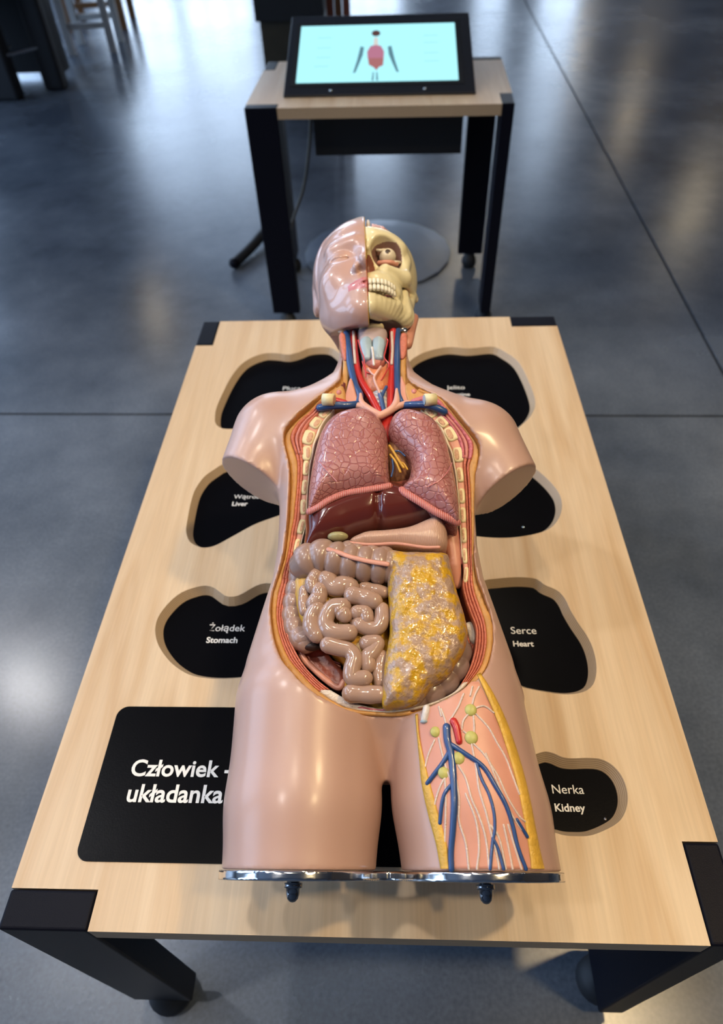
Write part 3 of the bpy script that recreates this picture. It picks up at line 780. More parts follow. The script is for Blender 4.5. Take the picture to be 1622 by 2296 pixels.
# ================================================================== TORSO MODEL
# body frame: x across, u along the body (base plate to head), n out of the belly; the model lies tilted, head raised 15 degrees
BO = np.array([-0.00078, 0.18173, 0.105])
BM_ = np.array([[0.99994849, 0.01014996, 0.0], [-0.0098167, 0.96711735, 0.25414104], [0.00257952, -0.25412795, 0.96716717]])
C0 = BM_ @ (CAM - BO)
def W(p): return BO + np.asarray(p, float) @ BM_
def P(u, v, n=0.0):
    r = BM_ @ ray(u, v); t = (n - C0[2]) / r[2]; return C0 + t * r
def PP(pts, n): return np.array([P(u, v, n) for u, v in pts])

pu = [0.080, 0.095, 0.115, 0.138, 0.16, 0.20, 0.25, 0.29, 0.33, 0.38, 0.42, 0.46, 0.50, 0.53, 0.555, 0.585, 0.62, 0.68]
pw = [0.010, 0.030, 0.062, 0.122, 0.150, 0.145, 0.131, 0.120, 0.116, 0.117, 0.122, 0.126, 0.120, 0.100, 0.070, 0.049, 0.0475, 0.0475]
pf = [0.000, 0.010, 0.023, 0.041, 0.054, 0.064, 0.068, 0.070, 0.070, 0.074, 0.076, 0.074, 0.064, 0.054, 0.046, 0.038, 0.034, 0.034]
pb = [-0.05, -0.07, -0.085, -0.09, -0.092, -0.088, -0.076, -0.070, -0.070, -0.078, -0.082, -0.084, -0.08, -0.07, -0.062, -0.054, -0.05, -0.05]
cxu = [0.0, 0.1, 0.2, 0.3, 0.45, 0.55, 0.68]
cxv = [0.0, -0.004, -0.010, -0.011, -0.012, -0.014, -0.016]
def cone(x, u, n, a, b, ra, rb):
    a = np.array(a); b = np.array(b); d = b - a; L = d @ d
    t = np.clip(((x - a[0]) * d[0] + (u - a[1]) * d[1] + (n - a[2]) * d[2]) / L, 0, 1)
    return np.sqrt((x - a[0] - t * d[0]) ** 2 + (u - a[1] - t * d[1]) ** 2 + (n - a[2] - t * d[2]) ** 2) - (ra + (rb - ra) * t)
def bodyF(x, u, n, cutarm=True):
    w = np.interp(u, pu, pw); f = np.interp(u, pu, pf); b = np.interp(u, pu, pb); c = np.interp(u, cxu, cxv)
    nc = (f + b) / 2; d = (f - b) / 2
    p = 2.35
    r = (np.abs((x - c) / w) ** p + np.abs((n - nc) / d) ** p) ** (1 / p)
    trunk = (r - 1) * np.minimum(w, d)
    trunk = np.maximum(trunk, 0.080 - u)
    legL = cone(x, u, n, (-0.087, -0.03, -0.002), (-0.084, 0.150, -0.006), 0.0715, 0.0775)
    legR = cone(x, u, n, (0.0875, -0.03, -0.002), (0.069, 0.150, -0.008), 0.0735, 0.0725)
    bul = 0.0035 * np.exp(-((u - 0.055) / 0.03) ** 2)
    g = smin(trunk, legL - bul, 0.009); g = smin(g, legR - bul, 0.007)
    yoke = cone(x, u, n, (-0.140, 0.497, -0.004), (0.114, 0.480, -0.004), 0.050, 0.048)
    g = smin(g, yoke, 0.045)
    trap = smin(cone(x, u, n, (-0.12, 0.515, -0.012), (-0.03, 0.57, -0.012), 0.030, 0.030), cone(x, u, n, (0.09, 0.500, -0.012), (0.0, 0.57, -0.012), 0.030, 0.030), 0.01)
    g = smin(g, trap, 0.04)
    aL = cone(x, u, n, (-0.143, 0.497, -0.002), (-0.178, 0.39, -0.002), 0.053, 0.042)
    aR = cone(x, u, n, (0.118, 0.480, -0.002), (0.162, 0.375, -0.002), 0.052, 0.041)
    aL = np.maximum(aL, (x + 0.166) * -0.5 + (u - 0.4285) * -0.866)
    aR = np.maximum(aR, (x - 0.1455) * 0.54 + (u - 0.4105) * -0.84)
    g = smin(g, aL, 0.012); g = smin(g, aR, 0.012)
    g = np.maximum(g, -u); g = np.maximum(g, u - 0.668)
    return g
NCU = [0.0, 0.10, 0.135, 0.16, 0.20, 0.25, 0.30, 0.36, 0.42, 0.48, 0.52, 0.55, 0.58, 0.62, 0.70]
NCV = [0.040, 0.040, 0.040, 0.042, 0.035, 0.026, 0.024, 0.026, 0.034, 0.046, 0.049, 0.040, 0.024, 0.012, 0.008]
def ncut(u): return np.interp(u, NCU, NCV)
def PR(u, v, dn=0.0):
    n = 0.03
    for _ in range(8): n = float(ncut(P(u, v, n)[1])) + dn
    return P(u, v, n)
def hit(pts, off=0.0):
    """Intersect view rays with the un-cut body surface."""
    out = []
    for u, v in pts:
        ns = np.linspace(0.13, -0.05, 181)
        r = BM_ @ ray(u, v); t = (ns - C0[2]) / r[2]
        q = C0[None] + t[:, None] * r[None]
        f = bodyF(q[:, 0], np.maximum(q[:, 1], 0.0005), q[:, 2]) - off
        k = np.argmax(f < 0)
        if f[k] >= 0: k = int(np.argmin(f)); out.append(q[k]); continue
        a = f[k - 1] / (f[k - 1] - f[k]) if k > 0 else 0
        out.append(q[max(k - 1, 0)] * (1 - a) + q[k] * a)
    return np.array(out)
# rim stations: skin edge A, fat/muscle edge B, cavity edge Cc (pixels measured on the photograph)
ST = [
 ((752,869),(760,872),(772,880)), ((726,889),(729,892),(752,915)), ((691,922),(696,925),(731,938)), ((663,947),(670,947),(718,958)), ((642,972),(655,969),(712,974)), ((639,993),(652,987),(704,995)),
 ((644,1019),(661,1014),(700,1019)), ((650,1045),(667,1039),(695,1043)), ((652,1073),(667,1073),(692,1073)), ((652,1105),(665,1105),(689,1105)), ((650,1131),(662,1131),(688,1131)),
 ((649,1163),(659,1163),(688,1165)), ((646,1189),(654,1189),(682,1191)), ((643,1220),(650,1218),(675,1220)), ((638,1251),(644,1251),(668,1251)), ((630,1280),(637,1280),(660,1284)),
 ((620,1309),(630,1309),(658,1309)), ((613,1331),(624,1331),(653,1329)), ((609,1366),(620,1367),(641,1370)), ((611,1402),(622,1402),(644,1410)), ((618,1441),(631,1438),(654,1441)),
 ((635,1485),(648,1477),(678,1485)), ((660,1519),(676,1511),(706,1518)), ((697,1557),(708,1544),(739,1545)), ((739,1582),(748,1573),(783,1570)), ((786,1599),(794,1591),(825,1584)),
 ((866,1606),(866,1598),(870,1590)), ((918,1603),(910,1594),(908,1588)), ((960,1592),(952,1586),(945,1582)), ((1003,1574),(996,1570),(985,1569)), ((1042,1552),(1034,1549),(1019,1551)),
 ((1072,1527),(1056,1526),(1036,1530)), ((1092,1497),(1079,1494),(1052,1500)), ((1103,1457),(1090,1457),(1063,1464)), ((1106,1425),(1092,1425),(1067,1430)), ((1102,1388),(1087,1392),(1066,1408)),
 ((1091,1360),(1077,1362),(1054,1376)), ((1078,1325),(1066,1331),(1044,1347)), ((1070,1306),(1061,1306),(1037,1314)), ((1064,1275),(1059,1280),(1040,1282)), ((1062,1246),(1058,1246),(1037,1250)),
 ((1063,1204),(1058,1204),(1034,1206)), ((1064,1163),(1057,1163),(1032,1165)), ((1064,1121),(1056,1121),(1029,1125)), ((1065,1089),(1055,1095),(1027,1100)), ((1066,1063),(1053,1066),(1024,1070)),
 ((1071,1043),(1053,1044),(1020,1046)), ((1075,1014),(1060,1022),(1014,1016)), ((1068,993),(1061,996),(1004,993)), ((1054,974),(1049,976),(995,969)), ((1033,948),(1027,948),(981,948)),
 ((1007,915),(1002,917),(960,935)), ((986,893),(981,895),(944,918)), ((942,873),(936,876),(922,884))]
NECK_R = [(916,854),(911,828),(912,787),(913,765),(914,735)]
NECK_L = [(757,735),(760,765),(765,780),(768,802),(767,831),(764,854)]
A3 = np.array([PR(*s[0]) for s in ST]); B3 = np.array([PR(*s[1]) for s in ST]); C3 = np.array([PR(*s[2]) for s in ST])
polyA = np.vstack([cr(np.vstack([A3, [PR(*p) for p in NECK_R[:-1]]]), 260), [PR(*NECK_R[-1])], [PR(*NECK_L[0])], cr([PR(*p) for p in NECK_L[1:]], 30)])[:, :2]
polyC = np.vstack([cr(C3, 260), [P(905, 860, 0.02)], [P(905, 800, 0.0)], [P(903, 745, 0.0)], [P(770, 745, 0.0)], [P(778, 800, 0.0)], [P(778, 860, 0.02)]])[:, :2]

torso = thing('anatomical_torso', 'tilted female torso model with open chest and belly lying on the low table', 'anatomical model', W((0, 0.2, -0.09)))
h = 0.0022
gx = np.arange(-0.235, 0.215, h); gu = np.arange(-0.012, 0.682, h); gn = np.arange(-0.108, 0.100, h)
Xg, Ug, Ng = gx[:, None, None], gu[None, :, None], gn[None, None, :]
f = bodyF(Xg, Ug, Ng)
X2, U2 = np.meshgrid(gx, gu, indexing='ij')
dA = poly_sdf(polyA, X2, U2)[:, :, None]; dC = poly_sdf(polyC, X2, U2)[:, :, None]
nc = ncut(gu)[None, :, None]
cut1 = np.maximum(dA, nc - 0.004 - Ng)
fl = np.interp(gu, [0.1, 0.2, 0.5, 0.56, 0.60, 0.7], [-0.03, -0.045, -0.045, -0.03, -0.022, -0.022])[None, :, None]
cut2 = np.maximum(dC, fl - Ng)
f = np.maximum(f, -smin(cut1, cut2, 0.0005))
V, Q = surface_net(f, (gx[0], gu[0], gn[0]), h)
V = smooth_mesh(V, Q, 2, 0.4)
fc = V[Q].mean(1)
from_poly = poly_sdf(polyA, fc[:, 0], fc[:, 1])
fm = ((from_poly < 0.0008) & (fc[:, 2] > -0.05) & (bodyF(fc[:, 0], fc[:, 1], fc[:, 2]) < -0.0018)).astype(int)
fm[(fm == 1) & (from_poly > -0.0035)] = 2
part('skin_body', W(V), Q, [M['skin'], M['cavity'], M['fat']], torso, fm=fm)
del f, cut1, cut2

# ---- bands on the cut rim
NB = 420
Ar = cr(A3, NB); Br = np.zeros((NB, 3)); Cr_ = np.zeros((NB, 3))
_d = np.r_[0, np.cumsum(np.linalg.norm(np.diff(A3, axis=0), axis=1))]; _d /= _d[-1]
def station_interp(arr, s):
    k = np.clip(np.searchsorted(_d, s) - 1, 0, len(_d) - 2)
    t = (s - _d[k]) / (_d[k + 1] - _d[k])
    p0 = arr[np.maximum(k - 1, 0)]; p1 = arr[k]; p2 = arr[k + 1]; p3 = arr[np.minimum(k + 2, len(arr) - 1)]
    t = t[:, None]
    return 0.5 * (2 * p1 + (p2 - p0) * t + (2 * p0 - 5 * p1 + 4 * p2 - p3) * t ** 2 + (3 * p1 - p0 - 3 * p2 + p3) * t ** 3)
def rim_at(s, fr):
    """Point of the rim at station parameter s (index units) and fraction fr: -1 skin edge, 0 fat/muscle edge, 1 cavity edge."""
    s = np.atleast_1d(np.asarray(s, float)); fr = np.broadcast_to(np.asarray(fr, float), s.shape)
    sd = np.interp(s, np.arange(len(_d)), _d)
    a, b, c = station_interp(A3, sd), station_interp(B3, sd), station_interp(C3, sd)
    f_ = fr[:, None]
    return np.where(f_ < 0, b + (b - a) * f_, b + (c - b) * f_)
def band(name, s0, s1, f0, f1, mat, parent, rise=0.0015, depth=0.012, step=0.12, base=0.0, jit=0.0, taper=True, prof=5):
    """Raised strip between two rim fractions along stations s0..s1, closed underneath."""
    n = max(4, int((s1 - s0) / step)); s = np.linspace(s0, s1, n)
    fa = np.full(n, f0, float) if np.isscalar(f0) else np.interp(s, *f0)
    fb = np.full(n, f1, float) if np.isscalar(f1) else np.interp(s, *f1)
    rows = []
    for k in range(prof + 1):
        t = k / prof
        p = rim_at(s, fa + (fb - fa) * t)
        bul = rise * (1 - (2 * t - 1) ** 4) + base
        p = p.copy(); p[:, 2] += bul
        if jit: p[:, 2] += jit * np.sin(s * 9 + k * 1.3) * np.sin(s * 23.0 + k)
        rows.append(p)
    lo0 = rows[0].copy(); lo0[:, 2] -= depth; lo1 = rows[-1].copy(); lo1[:, 2] -= depth
    R = [lo0] + rows + [lo1]; m = len(R)
    V = np.concatenate(R); F = []
    for r in range(m):
        q = (r + 1) % m
        for i in range(n - 1):
            F.append((r * n + i, r * n + i + 1, q * n + i + 1, q * n + i))
    F.append(tuple(r * n for r in range(m))); F.append(tuple(r * n + n - 1 for r in range(m))[::-1])
    F = [tuple(reversed(x)) for x in F]
    return part(name, W(V), F, mat, parent)
LAST = len(ST) - 1
band('fat_layer', 0.0, 27.2, -1.02, 0.03, M['fat'], torso, 0.0016, jit=0.0003)
band('fat_layer', 30.6, LAST, -1.02, 0.03, M['fat'], torso, 0.0016, jit=0.0003)
# chest muscle sheets, viewer's left then right
for f0, f1, mt in [(0.0, 0.18, 'muscle'), (0.19, 0.34, 'muscle_p'), (0.35, 0.52, 'muscle')]:
    band('chest_muscle', 0.6, 6.2, f0, f1, M[mt], torso, 0.0028, base=0.0008)
for f0, f1, mt in [(0.0, 0.20, 'muscle_m'), (0.21, 0.38, 'muscle_p'), (0.39, 0.54, 'muscle_m')]:
    band('chest_muscle', 46.6, LAST - 0.5, f0, f1, M[mt], torso, 0.0028, base=0.0008)
for f0, f1 in [(0.0, 0.22), (0.23, 0.46)]:
    band('flank_muscle', 5.9, 15.6, f0, f1, M['muscle'], torso, 0.0016, base=0.0004, jit=0.0005)
    band('flank_muscle', 38.6, 46.9, f0, f1 - 0.04, M['muscle'], torso, 0.0022, base=0.0004, jit=0.0004)
band('intercostal_muscle', 1.0, 15.6, 0.50, 0.97, M['muscle_l'], torso, 0.0006)
band('intercostal_muscle', 38.6, LAST - 0.6, 0.44, 0.95, M['muscle_l'], torso, 0.0006)
band('pleura_edge', 0.9, 15.0, 0.96, 1.06, M['pleura'], torso, 0.0013, depth=0.03)
band('pleura_edge', 40.0, LAST - 0.3, 0.95, 1.06, M['pleura'], torso, 0.0013, depth=0.03)
for q in range(4):
    f0 = q * 0.25
    band('belly_muscle', 15.2, 23.2 - 0.06 * q, f0 + 0.01, f0 + 0.235, M['muscle'], torso, 0.0014, jit=0.0004, depth=0.02)
    band('belly_muscle', 30.7, 38.9, f0 + 0.01, f0 + 0.235, M['muscle'], torso, 0.0018, jit=0.0004, depth=0.02)
band('aponeurosis', 23.1, 26.5, 0.02, 0.98, M['pale'], torso, 0.0012, jit=0.0004, depth=0.02)
band('rectus_edge', 26.4, 29.2, 0.02, 0.98, M['pale'], torso, 0.0012, depth=0.02)
band('rectus_muscle', 24.9, 26.1, 0.35, 0.8, M['muscle_m'], torso, 0.0014, base=0.0006, depth=0.005)
band('inguinal_ligament', 28.9, 30.9, 0.1, 1.0, M['pale'], torso, 0.002, depth=0.02)
def near_station(u, v):
    p = PR(u, v); s = np.linspace(0, LAST, 1200)
    mid = rim_at(s, 0.6); k = np.argmin(np.linalg.norm(mid[:, :2] - p[:2], axis=1)); return s[k]
RIBS = [(731,930,.0),(712,953,.0),(697,984,.0),(689,1016,.0),(684,1050,.0),(681,1093,.0),(677,1137,.0),(670,1181,.0),(661,1226,.0),(650,1266,.0),
        (962,929,1),(986,955,1),(1003,982,1),(1016,1022,1),(1026,1066,1),(1033,1112,1),(1038,1156,1),(1042,1201,1),(1045,1246,1),(1047,1289,1)]
for (u, v, sd) in RIBS:
    s = near_station(u, v)
    p = rim_at(s, 0.71)[0]; t = (rim_at(s + 0.12, 0.71) - rim_at(s - 0.12, 0.71))[0]; t /= np.linalg.norm(t)
    wd = np.linalg.norm(rim_at(s, 0.95)[0] - rim_at(s, 0.47)[0]); ac = (rim_at(s, 0.95) - rim_at(s, 0.47))[0]; ac -= t * (ac @ t); ac /= np.linalg.norm(ac)
    nn = np.cross(t, ac); nn = nn if nn[2] > 0 else -nn
    Ax = np.array([ac, t, nn])
    L = 0.0098 if v > 960 else 0.0080
    V, F = ellipsoid_vf(p + nn * 0.0002, (min(wd * 0.55, 0.0075), L, 0.0028), Ax, 16, 8, 0.55)
    rb_ = part('rib', W(V), F, M['bone'], torso)
    V, F = ellipsoid_vf(p + ac * min(wd * 0.15, 0.002) + nn * 0.0011, (min(wd * 0.30, 0.0045), L * 0.84, 0.0023), Ax, 14, 8, 0.7)
    part('marrow', W(V), F, M['marrow'], rb_)

# ---- base plate and cap nuts
h = 0.002
gx = np.arange(-0.172, 0.175, h); gu = np.arange(-0.012, 0.004, 0.001); gn = np.arange(-0.085, 0.085, h)
Xg, Ug, Ng = gx[:, None, None], gu[None, :, None], gn[None, None, :]
f2 = bodyF(Xg, np.full((1, 1, 1), 0.001), Ng) - 0.0025
brd = np.maximum(np.abs(Xg) - 0.05, np.abs(Ng + 0.02) - 0.022)
f2 = smin(f2, brd, 0.02)
ff = np.maximum(f2 + 0 * Ug, np.abs(Ug + 0.0045) - 0.004)
V, Q = surface_net(ff[:, :, :], (0, 0, 0), 1.0)
V = np.stack([gx[0] + V[:, 0] * h, gu[0] + V[:, 1] * 0.001, gn[0] + V[:, 2] * h], 1)
part('base_plate', W(V), Q, M['chrome'], torso)
for (u, v) in [(659, 1957), (1087, 1962)]:
    p = P(u, v, 0.012); x0, n0 = p[0], 0.012
    def ring(uu, r, n, ph=0.0): return [(x0 + r * math.cos(2 * math.pi * i / n + ph), uu, n0 + r * math.sin(2 * math.pi * i / n + ph)) for i in range(n)]
    prof = [(-0.0085, 0.0062), (-0.0105, 0.0062), (-0.0105, 0.0085), (-0.0145, 0.0085), (-0.0150, 0.0066), (-0.0195, 0.0064), (-0.0235, 0.0050), (-0.0258, 0.0026), (-0.0263, 0.0004)]
    n = 18; V = []; F = []
    for uu, r in prof: V += ring(uu, r, n)
    for i in range(len(prof) - 1):
        for j in range(n): F.append((i * n + j, i * n + (j + 1) % n, (i + 1) * n + (j + 1) % n, (i + 1) * n + j))
    part('cap_nut', W(np.array(V)), F, M['chrome_dark'], torso)
# dark rest under the back that carries the tilted model
V, F = box_vf(-0.075, 0.055, 0.42, 0.60, 0.0005, 0.10)
V[4:, 2] = [0.088, 0.088, 0.124, 0.124]
sup = part('back_rest', V, F, M['black_matte'], None, smooth=False, label='black wedge block on the tabletop hidden under the tilted torso back', cat='support')

# ---- dissected groin and thigh, viewer's right
rows_v = [1528, 1545, 1565, 1590, 1620, 1655, 1690, 1730, 1770, 1815, 1860, 1905, 1948]
gl = np.interp(rows_v, [1528, 1550, 1575, 1592, 1600, 1690, 1770, 1870, 1948], [1058, 1035, 995, 950, 934, 945, 958, 985, 1006])
gr = np.interp(rows_v, [1528, 1590, 1680, 1760, 1850, 1948], [1073, 1104, 1140, 1165, 1182, 1196])
NR, NC = 60, 30
vv = np.linspace(rows_v[0], rows_v[-1], NR); ll = np.interp(vv, rows_v, gl); rr = np.interp(vv, rows_v, gr)
pix = [(ll[i] + (rr[i] - ll[i]) * j / (NC - 1), vv[i]) for i in range(NR) for j in range(NC)]
top = hit(pix, 0.0009); bot = hit(pix, -0.003)
V = np.vstack([top, bot]); F = []
for i in range(NR - 1):
    for j in range(NC - 1):
        a = i * NC + j; F.append((a, a + NC, a + NC + 1, a + 1)); b = a + NR * NC; F.append((b, b + 1, b + NC + 1, b + NC))
def edge(lst):
    for a, b in zip(lst[:-1], lst[1:]): F.append((a, b, b + NR * NC, a + NR * NC))
edge([i * NC for i in range(NR)][::-1]); edge([i * NC + NC - 1 for i in range(NR)]); edge(list(range(NC))); edge([(NR - 1) * NC + j for j in range(NC)][::-1])
groin = part('thigh_dissection', W(V), F, M['muscle_l'], torso)
def stripe(name, pl, pr, mat, off=0.0022, n=50):
    a = cr(pl, n); b = cr(pr, n)
    rows = []
    for k, (t, o_) in enumerate([(0, -0.002), (0, off * 0.5), (0.2, off), (0.5, off * 1.15), (0.8, off), (1, off * 0.5), (1, -0.002)]):
        rows.append(hit(a * (1 - t) + b * t, o_))
    m = len(rows); V = np.concatenate(rows); F = []
    for r in range(m - 1):
        for i in range(n - 1): F.append((r * n + i, (r + 1) * n + i, (r + 1) * n + i + 1, r * n + i + 1))
    F.append(tuple(r * n for r in range(m))); F.append(tuple(r * n + n - 1 for r in range(m))[::-1])
    return part(name, W(V), F, mat, torso)
stripe('fat_strip', [(1070,1512),(1090,1556),(1117,1620),(1140,1690),(1160,1760),(1176,1840),(1186,1900),(1192,1948)],
       [(1078,1508),(1108,1556),(1138,1620),(1166,1700),(1187,1780),(1203,1860),(1213,1910),(1222,1948)], M['fat_y'])
stripe('fat_strip', [(931,1602),(935,1650),(940,1700),(946,1760),(961,1830),(977,1890),(988,1948)],
       [(937,1600),(941,1650),(951,1700),(966,1760),(985,1830),(1002,1890),(1009,1948)], M['fat_y'])
def vessel(name, pts, r_px, mat, off=0.0016, sides=8, parent=None, r_end=None):
    p = cr(pts, max(8, 5 * len(pts))); q = hit(p, off)
    rad = r_px * 0.00044
    rr_ = np.linspace(rad, (r_end if r_end else r_px) * 0.00044, len(q))
    return part(name, *tube_vf(W(q), rr_, sides), mat, parent or torso)
vessel('vein', [(1002,1630),(1004,1660),(1012,1690),(1017,1740),(1019,1800),(1016,1860),(1012,1910),(1013,1948)], 8.5, M['vein'], r_end=6.0)
vessel('vein', [(1010,1668),(1050,1694),(1085,1720),(1110,1760),(1135,1805),(1150,1850),(1162,1900),(1180,1948)], 5.5, M['vein'], r_end=4.0)
vessel('vein', [(1011,1680),(995,1708),(975,1735),(959,1756)], 5, M['vein'])
vessel('vein', [(1017,1755),(1000,1775),(992,1800),(987,1845)], 4, M['vein'])
vessel('vein', [(1068,1706),(1080,1745),(1097,1780),(1108,1820),(1110,1860),(1105,1890),(1100,1948)], 3.2, M['vein'])
vessel('vein', [(1106,1880),(1118,1905),(1130,1948)], 3.4, M['vein'])
vessel('vein', [(1160,1838),(1183,1876)], 3.5, M['vein'])
vessel('artery', [(1018,1618),(1024,1632),(1030,1662)], 9.0, M['artery'], off=0.0012, r_end=7.5)
for pts in [[(975,1660),(962,1690),(950,1735)],[(985,1655),(990,1680),(998,1712),(1008,1740),(1022,1760)],[(1075,1540),(1065,1560),(1057,1590)],[(1056,1592),(1085,1583),(1108,1598)],
            [(1062,1602),(1064,1630),(1063,1655)],[(1054,1598),(1040,1615),(1036,1635)],[(1065,1598),(1095,1630),(1115,1665),(1135,1700),(1150,1740),(1165,1780)],[(1060,1665),(1085,1690),(1105,1720),(1120,1745)],
            [(1058,1666),(1068,1720),(1075,1770),(1090,1820),(1100,1860),(1115,1920),(1120,1948)],[(1000,1740),(985,1770),(972,1815)],[(998,1740),(1000,1780),(1000,1830),(998,1890)],
            [(1028,1716),(1045,1745),(1058,1790),(1075,1830),(1090,1880),(1098,1948)],[(1022,1740),(1030,1790),(1030,1840),(1045,1890),(1052,1948)],[(1090,1690),(1110,1740),(1130,1790),(1150,1830),(1170,1860)],
            [(1120,1745),(1140,1790),(1165,1830),(1178,1842)],[(1100,1850),(1120,1880),(1135,1948)],[(1140,1850),(1155,1900),(1170,1948)],[(1130,1850),(1142,1905),(1150,1948)],
            [(990,1590),(998,1612),(1002,1628)],[(1040,1556),(1028,1585),(1010,1615)],[(985,1585),(990,1605)],[(1055,1560),(1060,1540)],[(1040,1640),(1052,1648)],[(1045,1780),(1068,1840),(1075,1900),(1070,1948)]]:
    vessel('nerve', pts, 2.4, M['nerve'], off=0.0010, sides=6)
for (u, v, r) in [(1056,1592,12.5),(977,1641,11),(1057,1654,13.5),(1029,1700,12.5),(996,1733,12)]:
    p = hit([(u, v)], 0.0012)[0]
    part('lymph_node', *ellipsoid_vf(W(p), (r * 0.00046, r * 0.00046, 0.0022), BM_, 14, 8), M['node'], torso)
vs_ = part('spermatic_stub', *tube_vf(W(hit(cr([(957,1588),(955,1600),(952,1612)], 6), 0.0008)), 0.0036, 12), M['pale'], torso)
p = W(hit([(951,1618)], 0.0012)[0]); part('stub_end', *ellipsoid_vf(p, (0.0038, 0.0020, 0.0036), BM_, 12, 8), M['cart'], vs_)

# ================================================================== ORGANS (lift-out pieces)
def inflate(pix, n_out, n_mid, th, R, dome, h=0.0016, m=120, closed=True, warp=None, rdome=0.035):
    """Rounded solid from a traced outline; n_out is the height at which the outline shows."""
    poly = cr(PP(pix, n_out)[:, :2], m, True)
    lo = poly.min(0) - 0.006; hi = poly.max(0) + 0.006
    gx = np.arange(lo[0], hi[0], h); gu = np.arange(lo[1], hi[1], h); gn = np.arange(n_mid - th - 0.006 - abs(dome), n_mid + th + dome + 0.010, h)
    X2, U2 = np.meshgrid(gx, gu, indexing='ij'); d2 = poly_sdf(poly, X2, U2)
    t = np.clip(-d2 / rdome, 0, 1); dm = dome * (1 - (1 - t) ** 2)
    if warp is not None: dm = dm + warp(X2, U2, d2)
    nn = gn[None, None, :] - n_mid - dm[:, :, None]
    q = np.abs(nn) - (th - R); pz = (d2 + R)[:, :, None] + 0 * q
    f = np.minimum(np.maximum(pz, q), 0) + np.hypot(np.maximum(pz, 0), np.maximum(q, 0)) - R
    V, Q = surface_net(f, (gx[0], gu[0], gn[0]), h)
    return smooth_mesh(V, Q, 2, 0.5), Q
def solid(name, VQ, mat, parent): return part(name, W(VQ[0]), VQ[1], mat, parent)
def organ_single(name, label, cat, VQ, mat):
    V, Q = VQ; Vw = W(V)
    t = thing(name, label, cat, W(np.array([V[:, 0].mean(), V[:, 1].mean(), V[:, 2].min()])))
    part(name + '_body', Vw, Q, mat, t)
    return t
def ptube(name, pts, n, r, mat, parent, k=None, flat=1.0, sides=14, step=6, rfun=None):
    """Tube whose axis is traced in pixels at body height n (scalar or list)."""
    nn = np.full(len(pts), n, float) if np.isscalar(n) else np.asarray(n, float)
    q = np.array([P(u, v, z) for (u, v), z in zip(pts, nn)])
    c = cr(q, max(6, step * len(pts)))
    rr_ = np.full(len(c), r, float) if rfun is None else np.array([rfun(t) * r for t in np.linspace(0, 1, len(c))])
    return part(name, *tube_vf(W(c), rr_, sides, flat=flat, up=BM_[2] if flat != 1.0 else None), mat, parent)

RL = [(795,917),(760,926),(735,943),(717,972),(703,1022),(694,1077),(690,1128),(692,1148),(712,1139),(735,1125),(772,1110),(818,1102),(862,1095),(874,1090),(874,1070),(872,1045),(871,1000),(869,974),(863,954),(849,933),(827,920)]
lung_r = organ_single('lung', 'full pink lung with crackled surface, on the left in the open chest', 'lung', inflate(RL, 0.062, 0.040, 0.034, 0.020, 0.010), M['lung'])
LL = [(872,952),(881,931),(904,919),(936,922),(972,938),(995,968),(1009,1013),(1020,1059),(1027,1105),(1032,1155),(1028,1172),(1008,1164),(982,1152),(936,1126),(905,1106),(899,1097),(905,1084),(916,1072),(922,1045),(918,1022),(900,1003),(882,984),(872,966)]
lung_l = organ_single('lung', 'pink lung with a curved heart notch, on the right in the open chest', 'lung', inflate(LL, 0.062, 0.040, 0.034, 0.020, 0.010), M['lung'])
ptube('cut_band', [(694,1147),(714,1137),(737,1122),(773,1107),(818,1099),(862,1092),(873,1089)], [0.062,.066,.068,.068,.068,.067,.066], 0.0040, M['lung_band'], lung_r, flat=0.8)
ptube('cut_band', [(901,1098),(910,1106),(938,1123),(982,1150),(1010,1163),(1026,1171)], [0.064,.067,.068,.066,.062,.058], 0.0044, M['lung_band'], lung_l, flat=0.8)
ptube('fissure', [(716,1034),(736,1058),(756,1080)], [0.0815,0.0845,0.084], 0.0006, M['lip'], lung_r, sides=6)
ptube('fissure', [(958,1092),(985,1078),(1004,1058),(1014,1038)], [0.0835,0.0825,0.080,0.076], 0.0006, M['lip'], lung_l, sides=6)

# heart with vessels, behind the lung notch
ht = thing('heart', 'brown heart with yellow coronary fat between the two lungs', 'heart', W(P(895, 1030, 0.0)))
HT = [(868,985),(885,975),(905,990),(920,1015),(926,1045),(922,1068),(900,1076),(875,1074),(860,1050),(858,1010)]
V, Q = inflate(HT, 0.045, 0.026, 0.024, 0.020, 0.008); M['heart'] = plain('heart_brown', (0.30, 0.145, 0.075), 0.35, coat=0.2, noise=0.3, nscale=60, bump=0.5, bscale=120)
part('heart_body', W(V), Q, M['heart'], ht)
for pts, mt, r in [([(874,1000),(884,1015),(893,1030),(905,1048)], 'mesentery', 0.0018), ([(876,1020),(888,1036),(898,1058)], 'mesentery', 0.0016), ([(884,1012),(896,1012),(908,1022)], 'vein', 0.0012), ([(880,1030),(882,1050),(878,1068)], 'vein', 0.0012), ([(895,1035),(906,1040),(914,1052)], 'mesentery', 0.0012)]:
    ptube('coronary_vessel', pts, 0.0585, r, M[mt], ht, sides=6)
ptube('aorta', [(866,985),(866,958),(868,940)], 0.040, 0.0085, M['artery'], ht)
ptube('great_vein', [(852,985),(850,950),(846,930)], 0.036, 0.007, M['vein'], ht)
solid('diaphragm_dome', inflate([(868,1068),(895,1062),(925,1068),(940,1085),(915,1100),(868,1098)], 0.030, 0.020, 0.018, 0.012, 0.004), M['caecum'], ht)

